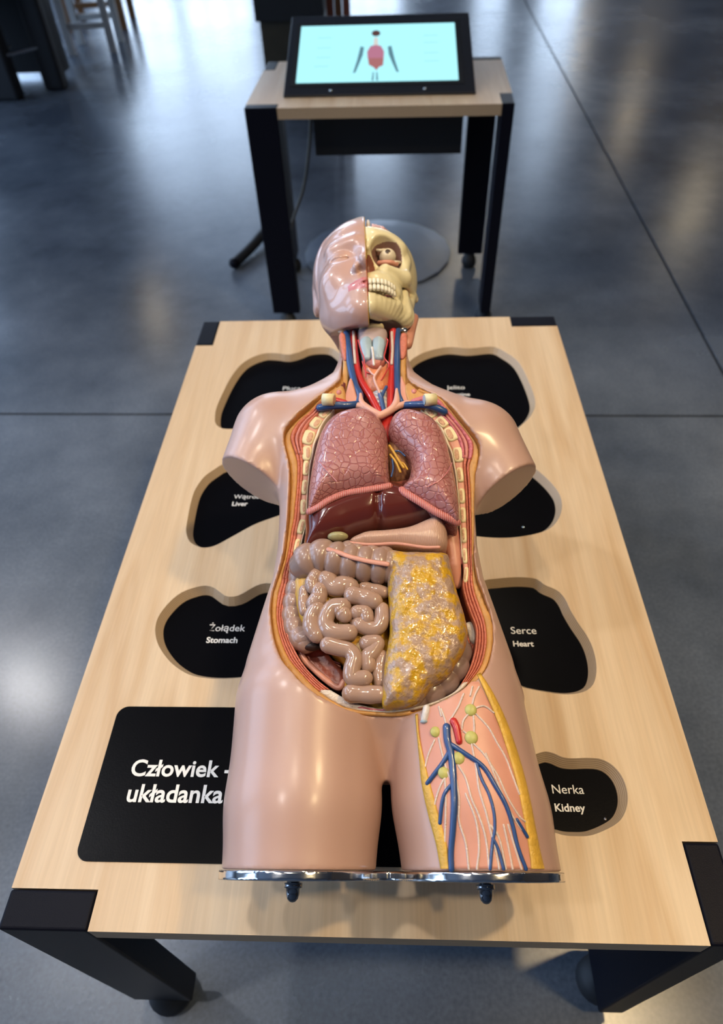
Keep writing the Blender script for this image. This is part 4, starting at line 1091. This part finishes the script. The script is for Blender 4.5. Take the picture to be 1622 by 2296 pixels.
LIV = [(690,1128),(760,1088),(830,1072),(900,1078),(950,1110),(985,1142),(975,1156),(960,1162),(918,1171),(885,1177),(865,1180),(848,1176),(838,1180),(799,1191),(776,1201),(755,1208),(735,1214),(708,1222),(680,1242),(677,1228),(682,1188)]
def liv_warp(X, U, d):
    p = P(848, 1140, 0.06)
    return -0.0045 * np.exp(-((X - p[0]) / 0.0035) ** 2) * (U < P(0, 1095, .06)[1])
lv = organ_single('liver', 'dark maroon glossy liver below the lungs', 'liver', inflate(LIV, 0.050, 0.024, 0.032, 0.020, 0.014, warp=liv_warp, rdome=0.045), M['liver'])
V, F = ellipsoid_vf(P(758, 1203, 0.056), (0.0115, 0.0052, 0.007), None, 20, 12)
part('gallbladder', W(V), F, M['gall'], lv)
STO = [(782,1217),(785,1205),(805,1194),(827,1187),(870,1184),(918,1177),(955,1162),(975,1154),(992,1160),(1002,1180),(1005,1200),(1003,1222),(985,1233),(950,1233),(890,1226),(840,1228),(799,1226)]
sto = organ_single('stomach', 'pale beige ribbed stomach between the liver and the yellow omentum', 'stomach', inflate(STO, 0.052, 0.028, 0.030, 0.014, 0.006), M['stomach'])
ptube('greater_curve', [(786,1217),(830,1221),(890,1219),(950,1227),(985,1227)], 0.060, 0.0018, M['taenia'], sto, sides=8)

# intestines: one lift-out block
gut = thing('intestine_block', 'removable intestine block with beige loops and yellow fatty omentum in the open belly', 'intestines', W(P(860, 1400, -0.02)))
def Z3(*pts): return [(580 + x / 2.896, 1180 + y / 2.896) for x, y in pts]
GB = Z3((230,300),(320,190),(430,140),(640,150),(830,165),(840,1160),(690,1140),(560,1090),(560,900),(420,780),(330,740),(270,620),(230,450))
V, Q = inflate(GB, 0.030, 0.010, 0.030, 0.012, 0.004, h=0.0022); part('mesentery_bed', W(V), Q, M['mesentery'], gut)
OM = Z3((835,160),(940,152),(1080,158),(1225,165),(1250,240),(1290,400),(1340,560),(1365,680),(1340,800),(1290,880),(1240,960),(1130,1030),(1060,1125),(980,1160),(880,1168),(803,1158),(812,960),(830,800),(850,690),(850,560),(838,350))
def om_warp(X, U, d): return 0.0012 * np.sin(X * 150 + 2 * np.sin(U * 90)) * np.sin(U * 170 + 1.5 * np.sin(X * 130)) + 0.0005 * np.sin(X * 520 + U * 310) * np.sin(U * 480 - X * 260)
V, Q = inflate(OM, 0.060, 0.030, 0.036, 0.014, 0.008, h=0.0015, warp=om_warp); part('omentum', W(V), Q, M['omentum'], gut, label='yellow fatty omentum apron')
def haustra(k, a=0.20): return lambda t: 1 - a + a * abs(math.sin(math.pi * k * t + 0.15)) ** 0.6
ptube('colon', Z3((300,250),(350,215),(430,200),(520,220),(620,240),(720,250),(838,262)), [0.040,.046,.049,.050,.050,.050,.050], 0.0205, M['colon'], gut, rfun=haustra(6), step=14, sides=20)
for i, (x, y) in enumerate([(590,155),(640,165),(735,180),(815,192)]):
    V, F = ellipsoid_vf(P(*Z3((x, y))[0], 0.050), (0.0125, 0.0105, 0.013), None, 18, 12); part('colon_bulge', W(V), F, M['colon'], gut)
ptube('taenia', Z3((455,150),(520,170),(600,200),(720,228),(836,246)), [0.068,.0695,.0705,.0705,.0705], 0.0028, M['taenia'], gut, flat=0.5, sides=8)
ptube('colon', Z3((278,285),(262,370),(240,460),(225,560),(230,640),(268,720),(310,755)), [0.030,.026,.023,.022,.024,.028,.031], 0.0132, M['colon'], gut, rfun=haustra(6, 0.14), step=12, sides=18)
solid('caecum', inflate(Z3((262,800),(330,770),(420,790),(480,860),(545,930),(556,1010),(530,1055),(440,1010),(350,925),(290,860)), 0.018, 0.006, 0.014, 0.006, -0.006), M['caecum'], gut)
ptube('caecum_rim', Z3((262,790),(300,870),(360,930),(440,1000),(520,1050),(552,1010)), [0.022,.022,.021,.021,.021,.021], 0.0032, M['taenia'], gut)
for k in range(4):
    ptube('caecum_fold', Z3((470 + 12 * k, 1000 + 6 * k), (440 + 15 * k, 940 + 12 * k), (470 + 14 * k, 880 + 18 * k), (525 + 4 * k, 890 + 20 * k)), 0.0155, 0.0012, M['taenia'] if k % 2 else M['cavity'], gut, sides=6)
V, F = ellipsoid_vf(P(*Z3((345, 780))[0], 0.036), (0.0105, 0.0050, 0.0055), None, 18, 10); part('colon_opening', W(V), F, M['dark'], gut)
pc = P(*Z3((305, 735))[0], 0.032); V, F = ellipsoid_vf(pc, (0.0155, 0.010, 0.012), None, 18, 12); part('colon_mouth', W(V), F, M['colon'], gut)
def pinch(amp=0.08, k=2): return lambda t: 1 - amp * (0.5 - 0.5 * math.cos(2 * math.pi * k * t))
LOOPS = [
 ([(372,318),(348,362),(352,398)], 0.050, 43), ([(398,418),(392,462),(362,500)], 0.050, 52), ([(378,535),(345,590),(345,655),(378,708)], 0.050, 50),
 ([(300,415),(292,480),(298,550)], 0.044, 34), ([(445,350),(490,395),(560,385),(592,395)], 0.049, 62), ([(612,448),(680,462),(752,488)], 0.052, 54),
 ([(690,400),(750,412),(815,430)], 0.045, 40), ([(545,522),(480,530),(440,590),(440,650),(490,690),(590,690)], 0.052, 52), ([(530,545),(560,580)], 0.053, 48),
 ([(640,560),(690,560),(705,600)], 0.052, 44), ([(655,638),(705,660),(770,660),(800,610),(802,540)], 0.050, 46), ([(452,770),(520,790),(590,808),(622,860),(606,930),(612,985),(690,985)], 0.052, 48),
 ([(705,760),(770,755),(752,800),(712,850),(712,905)], 0.049, 46), ([(600,1085),(690,1092),(790,1092)], 0.050, 50), ([(800,850),(785,930),(790,1010)], 0.044, 42), ([(640,640),(620,612)], 0.046, 34), ([(600,720),(560,740)], 0.040, 40)]
for pts, n, rz in LOOPS:
    ptube('intestine_loop', Z3(*pts), n, rz / 2.896 * 0.00046 * 1.16, M['intestine'], gut, rfun=pinch(0.07, 1.5), step=9, sides=18)
ptube('sigmoid_colon', Z3((1290,770),(1294,870),(1256,950),(1182,1030),(1090,1090),(1000,1120)), [0.026,.028,.029,.030,.030,.028], 0.0150, M['sigmoid'], gut, rfun=haustra(4.6, 0.24), step=12, sides=18)
# wall muscle and bowel seen deep inside on the right of the cavity
for k, (a, b) in enumerate([((1388,690),(1290,1050)), ((1400,740),(1300,1080)), ((1375,850),(1265,1110))]):
    ptube('psoas_muscle', Z3(a, ((a[0] + b[0]) / 2 + 12, (a[1] + b[1]) / 2), b), 0.012 - 0.002 * k, 0.006, M['muscle'], torso)
ptube('psoas_tendon', Z3((1372,655),(1392,690),(1400,735)), 0.016, 0.0058, M['pale'], torso)
ptube('descending_colon', [(1000,1175),(1012,1215),(1020,1265),(1026,1310)], [0.020,.020,.018,.010], 0.011, M['muscle_l'], gut, rfun=lambda t: 1 - 0.5 * t)
ptube('peritoneum_fold', [(1020,1178),(1027,1220),(1031,1262)], [0.020,.020,.018], 0.0035, M['muscle_p'], torso)

# ================================================================== NECK
def ZN(*pts): return [(700 + x / 5.793, 690 + y / 5.793) for x, y in pts]
neck = torso
def slab(name, pix, n, th, R, mat, parent, dome=0.0, h=0.0012, label=None, rdome=0.02):
    V, Q = inflate(pix, n, n - th, th, R, dome, h=h, m=80, rdome=rdome); return part(name, W(V), Q, mat, parent, label=label)
slab('neck_fat', ZN((345,345),(378,520),(398,650),(393,820),(370,950),(290,1050),(160,1160),(200,1230),(420,1240),(460,1020),(490,850),(470,650),(440,340)), 0.034, 0.018, 0.003, M['fat'], neck)
slab('neck_fat', ZN((1236,345),(1228,560),(1225,800),(1250,950),(1400,1065),(1560,1135),(1500,1240),(1300,1240),(1180,1000),(1130,850),(1140,650),(1150,340)), 0.034, 0.018, 0.003, M['fat'], neck)
slab('neck_muscle', ZN((350,340),(430,340),(450,640),(400,640)), 0.037, 0.010, 0.003, M['muscle'], neck)
slab('neck_muscle', ZN((1150,340),(1236,345),(1222,600),(1150,640)), 0.037, 0.010, 0.003, M['muscle'], neck)
slab('neck_muscle', ZN((460,1000),(510,900),(580,1120),(600,1235),(425,1240)), 0.049, 0.010, 0.003, M['muscle_l'], neck)
slab('neck_muscle', ZN((1150,890),(1180,900),(1300,1230),(1160,1235)), 0.049, 0.010, 0.003, M['muscle_l'], neck)
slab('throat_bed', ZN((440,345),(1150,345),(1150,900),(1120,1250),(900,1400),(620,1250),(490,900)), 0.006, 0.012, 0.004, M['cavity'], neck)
slab_low = [ZN((300,1040),(140,1150),(60,1250),(140,1300),(420,1300),(440,1150),(400,1000)), ZN((1260,960),(1400,1070),(1570,1140),(1640,1240),(1500,1300),(1290,1290),(1200,1050))]
for q_ in slab_low: slab('neck_fat', q_, 0.051, 0.022, 0.004, M['fat'], neck)
for x, y in [(350,1105), (1325,1090)]:
    p = P(*ZN((x, y))[0], 0.050); part('cut_vessel', *ellipsoid_vf(W(p), (0.0036, 0.0042, 0.003), BM_, 12, 8), M['muscle_p'], neck)
ptube('vein', ZN((445,335),(470,500),(500,750),(560,1000),(625,1140),(600,1250)), [0.030,.032,.036,.042,.046,.046], 0.0046, M['vein'], neck, sides=14)
ptube('vein', ZN((1110,215),(1110,500),(1105,800),(1115,1050),(1150,1210),(1180,1260)), [0.022,.032,.036,.042,.046,.046], 0.0044, M['vein'], neck, sides=14)
ptube('vein', ZN((630,1250),(480,1265),(280,1270),(100,1300)), [0.048,.054,.057,.055], 0.0046, M['vein'], neck)
ptube('vein', ZN((1160,1270),(1320,1260),(1480,1262),(1640,1310),(1720,1350)), [0.048,.054,.057,.056,.053], 0.0044, M['vein'], neck)
ptube('artery', ZN((535,255),(545,500),(585,800),(655,980),(760,1150),(870,1360)), [0.026,.028,.032,.036,.042,.046], 0.0050, M['artery'], neck, sides=14)
ptube('artery', ZN((1050,255),(1055,500),(1035,800),(1022,1050),(1020,1350)), [0.026,.028,.032,.038,.044], 0.0052, M['artery'], neck, sides=14)
ptube('artery', ZN((290,1200),(380,1225),(430,1240)), 0.052, 0.004, M['artery'], neck)
ptube('artery', ZN((1320,1225),(1400,1200),(1470,1190)), 0.052, 0.004, M['muscle_m'], neck)
ptube('vagus_nerve', ZN((540,310),(545,480),(560,720)), [0.0325,.0345,.0365], 0.0019, M['nerve'], neck, sides=8)
ptube('vagus_nerve', ZN((1035,320),(1045,520),(1035,730)), [0.0328,.0348,.0372], 0.0019, M['nerve'], neck, sides=8)
ptube('vein_junction', ZN((630,1120),(650,1240),(740,1320),(880,1400)), [0.050,.052,.054,.056], 0.0047, M['pinkband'], neck, rfun=lambda t: 0.35 + 0.65 * min(1, 2.2 * t))
ptube('vein_junction', ZN((1100,1060),(1095,1230),(1020,1330),(880,1405)), [0.049,.052,.054,.056], 0.0047, M['pinkband'], neck, rfun=lambda t: 0.35 + 0.65 * min(1, 2.2 * t))
ptube('vein_junction', ZN((500,1262),(640,1280),(760,1340)), [0.049,.052,.054], 0.0040, M['pinkband'], neck)
ptube('vein_junction', ZN((1240,1240),(1120,1280),(1010,1345)), [0.049,.052,.054], 0.0040, M['pinkband'], neck)
ptube('trachea', ZN((860,1060),(880,1200),(905,1420)), [0.030,.034,.036], 0.0115, M['trachea'], neck, sides=20)
for k in range(6):
    y = 1110 + 50 * k; c = 868 + 22 * k / 3
    ptube('tracheal_ring', ZN((c - 62, y), (c, y + 18), (c + 66, y)), [0.041, .0462, .041], 0.0016, M['pale'], neck, sides=8)
slab('thyroid_gland', ZN((648,720),(690,685),(760,745),(830,765),(920,735),(965,680),(1002,730),(1000,950),(965,1060),(900,1100),(800,1100),(722,1050),(690,950),(655,850)), 0.044, 0.014, 0.009, M['thyroid'], neck, dome=0.004)
slab('cricoid_muscle', ZN((680,640),(800,600),(930,630),(940,690),(850,760),(740,745)), 0.038, 0.012, 0.006, M['muscle_p'], neck, dome=0.003)
slab('larynx_membrane', ZN((590,260),(650,230),(780,222),(900,230),(975,265),(965,400),(935,470),(640,470),(605,400)), 0.036, 0.014, 0.009, M['lilac'], neck, dome=0.004)
slab('thyroid_cartilage', ZN((618,450),(640,390),(700,358),(755,378),(778,430),(780,640),(670,655),(645,570)), 0.042, 0.010, 0.0028, M['cart'], neck, dome=0.004)
slab('thyroid_cartilage', ZN((785,430),(810,380),(870,358),(930,390),(955,450),(935,560),(930,640),(900,660),(800,640)), 0.042, 0.010, 0.0028, M['cart'], neck, dome=0.004)
slab('hyoid_bone', ZN((615,235),(640,190),(700,198),(780,178),(860,190),(915,180),(925,230),(780,225)), 0.042, 0.008, 0.005, M['bone'], neck, dome=0.002)
ptube('laryngeal_ligament', ZN((782,520),(792,600),(805,740)), [0.047,.048,.048], 0.0017, M['pale'], neck, sides=8)
ptube('thyroid_vein', ZN((895,770),(840,850),(810,910),(830,990),(870,1080),(900,1180),(940,1330)), [0.050,.052,.0525,.052,.050,.049,.049], 0.0019, M['pinkband'], neck, sides=8)
ptube('thyroid_vein', ZN((885,1120),(905,1200),(935,1340)), [0.0485,.049,.049], 0.0030, M['vein'], neck, sides=8)
ptube('thyroid_vein', ZN((965,1030),(935,1090),(905,1160)), [0.048,.048,.048], 0.0022, M['vein'], neck, sides=8)
ptube('thyroid_vein', ZN((730,790),(775,850),(815,880)), [0.049,.051,.052], 0.0014, M['pinkband'], neck, sides=8)
for pts in [((600,420),(640,560),(670,640),(690,780),(700,900)), ((965,400),(985,430),(955,560),(940,650),(1000,740),(960,840),(900,940)), ((655,700),(700,830),(790,860))]:
    ptube('thyroid_artery', ZN(*pts), 0.0475, 0.0009, M['artery'], neck, sides=8)
for (u, v, sd) in [(737, 896, 1), (965, 896, -1)]:
    c = W(P(u, v, 0.064)); ax = BM_[0] * 0.9 + BM_[1] * (-0.35 * sd * 0.4) + BM_[2] * 0.15 * sd
    cl = part('clavicle_stub', *tube_vf([c - ax * 0.0075, c + ax * 0.0075], 0.0074, 18, caps=False), M['bone'], torso)
    e = c + ax * 0.0076 * sd
    V, F = cyl_vf(e, e + ax * 0.0009 * sd, 0.0057, 0.0057, 18); part('marrow', V, F, M['marrow'] if sd > 0 else M['cart'], cl, smooth=False)
# metal clasps where the head lifts off
for (u, v, s_) in [(770, 741, 1), (902, 742, -1)]:
    p = P(u, v, 0.022)
    cl = part('clasp', *ellipsoid_vf(W(p), (0.0075, 0.0042, 0.0042), BM_, 14, 8, 0.6), M['chrome'], torso)

# ================================================================== HEAD (lifts off the neck): face half and skull half
HO = np.array([-0.024, 0.75, 0.0]); LEAN = 0.035
HR = np.array([[math.cos(LEAN), -math.sin(LEAN), 0], [math.sin(LEAN), math.cos(LEAN), 0], [0, 0, 1]])
def HB(p): return HO + np.asarray(p, float) @ HR.T       # head frame -> body frame
def HW(p): return W(HB(p))
head = thing('model_head', 'anatomical model head, left side sleeping face, right side bare skull', 'anatomical head', HW((0, -0.05, -0.09)))
def sph(x, y, z, c, r): return np.sqrt((x - c[0]) ** 2 + (y - c[1]) ** 2 + (z - c[2]) ** 2) - r
def ell(x, y, z, c, r):
    k0 = np.sqrt(((x - c[0]) / r[0]) ** 2 + ((y - c[1]) / r[1]) ** 2 + ((z - c[2]) / r[2]) ** 2)
    k1 = np.sqrt(((x - c[0]) / r[0] ** 2) ** 2 + ((y - c[1]) / r[1] ** 2) ** 2 + ((z - c[2]) / r[2] ** 2) ** 2)
    return k0 * (k0 - 1) / np.maximum(k1, 1e-9)
def faceF(x, y, z):
    ax = np.abs(x)
    f = ell(x, y, z, (0, 0.030, -0.012), (0.079, 0.088, 0.090))
    f = smin(f, ell(x, y, z, (0, -0.045, 0.018), (0.062, 0.080, 0.062)), 0.03)
    f = smin(f, cone(ax, y, z, (0.047, -0.060, 0.010), (0.013, -0.097, 0.058), 0.018, 0.015), 0.025)
    f = smin(f, sph(x, y, z, (0, -0.097, 0.062), 0.0165), 0.015)
    f = smin(f, sph(ax, y, z, (0.037, -0.036, 0.043), 0.027), 0.02)
    f = smin(f, ell(x, y, z, (0, -0.072, 0.052), (0.034, 0.026, 0.033)), 0.012)
    # brow, eye socket, lid
    f = smin(f, cone(ax, y, z, (0.013, 0.017, 0.071), (0.046, 0.018, 0.056), 0.007, 0.006), 0.016)
    f = smax(f, -ell(ax, y, z, (0.032, -0.004, 0.084), (0.019, 0.0105, 0.016)), 0.012)
    f = smin(f, ell(ax, y, z, (0.0325, -0.005, 0.0545), (0.0185, 0.0135, 0.0165)), 0.005)
    # closed lid line
    lx = np.linspace(0.0165, 0.0475, 7); ly = -0.0085 - 0.0012 * np.sin(np.linspace(0, math.pi, 7))
    lz = 0.0548 + 0.0165 * np.sqrt(np.maximum(0.02, 1 - ((lx - 0.0325) / 0.0185) ** 2 - ((ly + 0.005) / 0.0135) ** 2))
    lid = 1.0
    for k in range(6): lid = np.minimum(lid, cone(ax, y, z, (lx[k], ly[k], lz[k]), (lx[k + 1], ly[k + 1], lz[k + 1]), 0.0016, 0.0016))
    f = smax(f, -lid, 0.0015)
    # nose
    f = smin(f, cone(x, y, z, (0, 0.012, 0.069), (0, -0.037, 0.088), 0.0065, 0.0095), 0.012)
    f = smin(f, sph(x, y, z, (0, -0.0395, 0.0925), 0.0095), 0.006)
    f = smin(f, ell(ax, y, z, (0.0125, -0.0445, 0.082), (0.0068, 0.0075, 0.009)), 0.005)
    f = smax(f, -ell(ax, y, z, (0.0080, -0.0525, 0.0860), (0.0040, 0.0060, 0.0055)), 0.003)
    # lips
    f = smin(f, cone(ax, y, z, (0.004, -0.0710, 0.0835), (0.022, -0.0725, 0.0705), 0.0052, 0.0030), 0.006)
    f = smin(f, cone(ax, y, z, (0.0, -0.0795, 0.0815), (0.021, -0.0750, 0.0695), 0.0058, 0.0030), 0.006)
    f = smax(f, -cone(ax, y, z, (0.0, -0.0752, 0.0880), (0.025, -0.0738, 0.0730), 0.0019, 0.0015), 0.0015)
    # neck root and ear
    f = smin(f, cone(x, y, z, (0, -0.055, -0.025), (0.004, -0.12, -0.022), 0.046, 0.047), 0.02)
    e = ell(ax, y, z, (0.0745, 0.004, -0.020), (0.0062, 0.027, 0.015))
    e = smax(e, -ell(ax, y, z, (0.0815, 0.006, -0.017), (0.0065, 0.018, 0.009)), 0.003)
    f = smin(f, e, 0.006)
    # smooth moulded hair cap with a slightly raised edge
    edge = z - (0.030 + 0.42 * (y - 0.03)) + 0.10 * np.maximum(0.0, y - 0.06)
    f = f - 0.0022 / (1 + np.exp(np.clip(edge / 0.0012, -40, 40))) * (y > -0.055)
    return f
hh = 0.0014
gx = np.arange(-0.096, 0.010, hh); gy = np.arange(-0.126, 0.128, hh); gz = np.arange(-0.112, 0.112, hh)
X, Y, Z = gx[:, None, None], gy[None, :, None], gz[None, None, :]
f = faceF(X, Y, Z)
f = np.maximum(f, X - 0.0005)
f = np.maximum(f, -(Y + 0.084 + 0.62 * np.maximum(Z, 0)))             # lower cut towards the neck
f = np.maximum(f, Y - (0.100 + 0.05 * X / 0.08))                 # flat cut at the crown
V, Q = surface_net(f, (gx[0], gy[0], gz[0]), hh)
V = smooth_mesh(V, Q, 1, 0.4)
fc = V[Q].mean(1)
fm = np.zeros(len(Q), int)
lipz = (np.abs(fc[:, 1] + 0.0752) < 0.0098 - 0.20 * np.abs(fc[:, 0])) & (fc[:, 2] > 0.062) & (np.abs(fc[:, 0]) < 0.0255)
fm[lipz] = 1
cutf = fc[:, 0] > -0.0006
fm[cutf] = 2
fm[cutf & (fc[:, 1] < -0.045) & (fc[:, 1] > -0.095)] = 3
part('face_half', HW(V), Q, [M['skin_head'], M['lip'], M['head_fat'], M['head_red']], head, fm=fm)

def skullF(x, y, z):
    f = ell(x, y, z, (0, 0.030, -0.014), (0.0755, 0.082, 0.086))
    f = smin(f, ell(x, y, z, (0.0, 0.030, 0.02), (0.056, 0.045, 0.052)), 0.02)
    f = smin(f, cone(x, y, z, (0.010, 0.030, 0.066), (0.047, 0.026, 0.049), 0.009, 0.008), 0.012)
    mx = ell(x, y, z, (0.010, -0.050, 0.040), (0.034, 0.030, 0.034))
    f = smin(f, mx, 0.015)
    f = smin(f, cone(x, y, z, (0.026, -0.025, 0.0605), (0.052, -0.022, 0.040), 0.0075, 0.0095), 0.009)
    f = smin(f, ell(x, y, z, (0.028, -0.046, 0.034), (0.020, 0.026, 0.022)), 0.010)
    f = smin(f, cone(x, y, z, (0.001, 0.014, 0.068), (0.002, 0.004, 0.073), 0.006, 0.0045), 0.008)
    f = smin(f, cone(x, y, z, (0.052, -0.022, 0.040), (0.056, 0.014, 0.036), 0.0075, 0.0065), 0.008)
    f = smin(f, cone(x, y, z, (0.054, -0.024, 0.036), (0.069, -0.010, -0.012), 0.0065, 0.0060), 0.006)
    # jaw
    jaw = cone(x, y, z, (0.0, -0.1000, 0.068), (0.048, -0.072, 0.014), 0.0140, 0.0140)
    jaw = smin(jaw, cone(x, y, z, (0.047, -0.074, 0.018), (0.062, -0.015, -0.002), 0.0125, 0.0095), 0.012)
    jaw = smin(jaw, cone(x, y, z, (0.047, -0.074, 0.020), (0.052, -0.036, 0.024), 0.0100, 0.0060), 0.010)
    jaw = smin(jaw, cone(x, y, z, (0.0, -0.0905, 0.0725), (0.038, -0.0765, 0.044), 0.0088, 0.0085), 0.008)
    f = smin(f, jaw, 0.003)
    up = cone(x, y, z, (0.0, -0.064, 0.0745), (0.037, -0.060, 0.046), 0.0075, 0.0080)
    f = smin(f, up, 0.006)
    # tooth-root ridges
    s = np.arctan2(x, z - 0.02)
    f = f - 0.00035 * np.cos(s * 40) * np.exp(-((y + 0.079) / 0.016) ** 2)
    # openings
    f = smax(f, -ell(x, y, z, (0.031, 0.004, 0.068), (0.0235, 0.0235, 0.036)), 0.004)
    f = smax(f, -ell(x, y, z, (0.004, -0.021, 0.082), (0.0120, 0.0205, 0.030)), 0.003)
    f = smax(f, -ell(x, y, z, (0.0, -0.0765, 0.040), (0.030, 0.0040, 0.040)), 0.003)
    return f
gx = np.arange(-0.006, 0.090, hh); gy = np.arange(-0.126, 0.100, hh); gz = np.arange(-0.108, 0.104, hh)
X, Y, Z = gx[:, None, None], gy[None, :, None], gz[None, None, :]
f = skullF(X, Y, Z)
f = np.maximum(f, -(X - 0.0008))
f = np.maximum(f, Y - (0.037 + 0.10 * Z))                        # skull cap removed
f = np.maximum(f, -(Y + 0.045 + 0.0 * Z) * (Z < -0.03) - 1.0 * (Z >= -0.03))
V, Q = surface_net(f, (gx[0], gy[0], gz[0]), hh)
V = smooth_mesh(V, Q, 1, 0.4)
fc = V[Q].mean(1)
fm = np.zeros(len(Q), int)
inside_orb = (ell(fc[:, 0], fc[:, 1], fc[:, 2], (0.031, 0.004, 0.068), (0.0235, 0.0235, 0.036)) < 0.0006) & (fc[:, 2] < 0.0615)
inside_nose = (ell(fc[:, 0], fc[:, 1], fc[:, 2], (0.004, -0.021, 0.082), (0.0120, 0.0205, 0.030)) < 0.0006) & (fc[:, 2] < 0.0800)
fm[inside_orb] = 1; fm[inside_nose] = 2
part('skull_half', HW(V), Q, [M['skull'], M['orbit'], plain('nasal_red', (0.25, 0.09, 0.065), 0.4)], head, fm=fm)
# teeth, each its own piece
def arch(t, z_add=0.0):       # t 0..1 from the midline backwards
    a = t * 1.12
    return np.array([0.0385 * math.sin(a) + 0.0018, 0.0, 0.0415 + 0.0405 * math.cos(a) + z_add])
NT = 8
for row, (y0, hgt, lift) in enumerate([(-0.0715, 0.0048, 0.001), (-0.0810, 0.0047, -0.0005)]):
    for k in range(NT):
        t = (k + 0.35) / NT
        c = arch(t, lift); c[1] = y0 + 0.0075 * t
        a = t * 1.12; tang = np.array([math.cos(a), 0, -math.sin(a)]); outw = np.array([math.sin(a), 0, math.cos(a)])
        Ax = np.array([tang, (0, 1, 0), outw])
        V, F = ellipsoid_vf(c, (0.0027, hgt, 0.0030), Ax, 12, 8, 0.6)
        part('tooth', HW(V), F, M['tooth'], head)
# eyeball with iris and its muscles
ec = np.array([0.0305, 0.012, 0.0485])
look = np.array([0.02, -0.15, 1.0]); look /= np.linalg.norm(look)
ey = part('eyeball', *(lambda v: (HW(v[0]), v[1]))(ellipsoid_vf(ec, (0.0120, 0.0115, 0.0120), None, 24, 16)), M['eye'], head)
ax1 = np.cross(look, (0, 1, 0)); ax1 /= np.linalg.norm(ax1); ax2 = np.cross(ax1, look)
V, F = ellipsoid_vf(ec + look * 0.0108, (0.0040, 0.0040, 0.0016), np.array([ax1, ax2, look]), 16, 8); part('iris', HW(V), F, M['iris'], ey)
V, F = ellipsoid_vf(ec + look * 0.0120, (0.0016, 0.0016, 0.0008), np.array([ax1, ax2, look]), 12, 6); part('pupil', HW(V), F, M['dark'], ey)
def htube(name, pts, r, mat, parent=head, sides=10, **k): return part(name, *tube_vf(HW(cr(np.array(pts, float), 16)), r, sides, **k), mat, parent)
htube('eye_muscle', [(0.016, 0.018, 0.056), (0.021, 0.015, 0.058), (0.026, 0.018, 0.056)], 0.0022, M['eye'])
htube('eye_muscle', [(0.047, 0.004, 0.045), (0.044, -0.001, 0.050), (0.040, -0.004, 0.053)], 0.0024, M['eye'])
htube('eye_muscle', [(0.018, -0.003, 0.052), (0.030, -0.007, 0.056), (0.042, -0.004, 0.050)], 0.0034, M['muscle_l'])
# pink mass behind the teeth and below the cheekbone, jaw muscles, brain
V, F = ellipsoid_vf((0.020, -0.072, 0.030), (0.024, 0.026, 0.030), None, 18, 12); part('tongue_mass', HW(V), F, M['muscle_m'], head)
htube('cheek_muscle', [(0.056, -0.030, 0.016), (0.051, -0.050, 0.024), (0.047, -0.060, 0.026)], 0.0042, M['lip'])
htube('jaw_muscle', [(0.066, -0.040, -0.020), (0.059, -0.075, -0.006), (0.052, -0.110, 0.004)], 0.0075, M['muscle_l'])
V, F = ellipsoid_vf((0.020, -0.080, 0.010), (0.030, 0.014, 0.030), None, 18, 12); part('throat_floor', HW(V), F, M['cavity'], head)
def brainF(x, y, z):
    f = ell(x, y, z, (0.004, 0.052, 0.000), (0.052, 0.050, 0.062))
    return f + 0.0016 * np.sin(x * 420 + 3 * np.sin(z * 160)) * np.sin(z * 380 + 2.5 * np.sin(x * 190)) * 0.9
gx = np.arange(-0.002, 0.072, 0.0018); gy = np.arange(0.035, 0.110, 0.0018); gz = np.arange(-0.095, 0.070, 0.0018)
X, Y, Z = gx[:, None, None], gy[None, :, None], gz[None, None, :]
f = np.maximum(np.maximum(brainF(X, Y, Z), -(X - 0.010)), -(Y - 0.045))
V, Q = surface_net(f, (gx[0], gy[0], gz[0]), 0.0018); part('brain', HW(V), Q, M['brain'], head)
V, F = ellipsoid_vf((0.0055, 0.058, 0.008), (0.0045, 0.048, 0.048), None, 14, 12, 0.7); part('midline_membrane', HW(V), F, M['pale'], head)
# dark joint between head and neck
V, F = ellipsoid_vf((0.006, -0.098, 0.006), (0.046, 0.014, 0.040), None, 20, 10); part('neck_joint', HW(V), F, M['dark'], head)
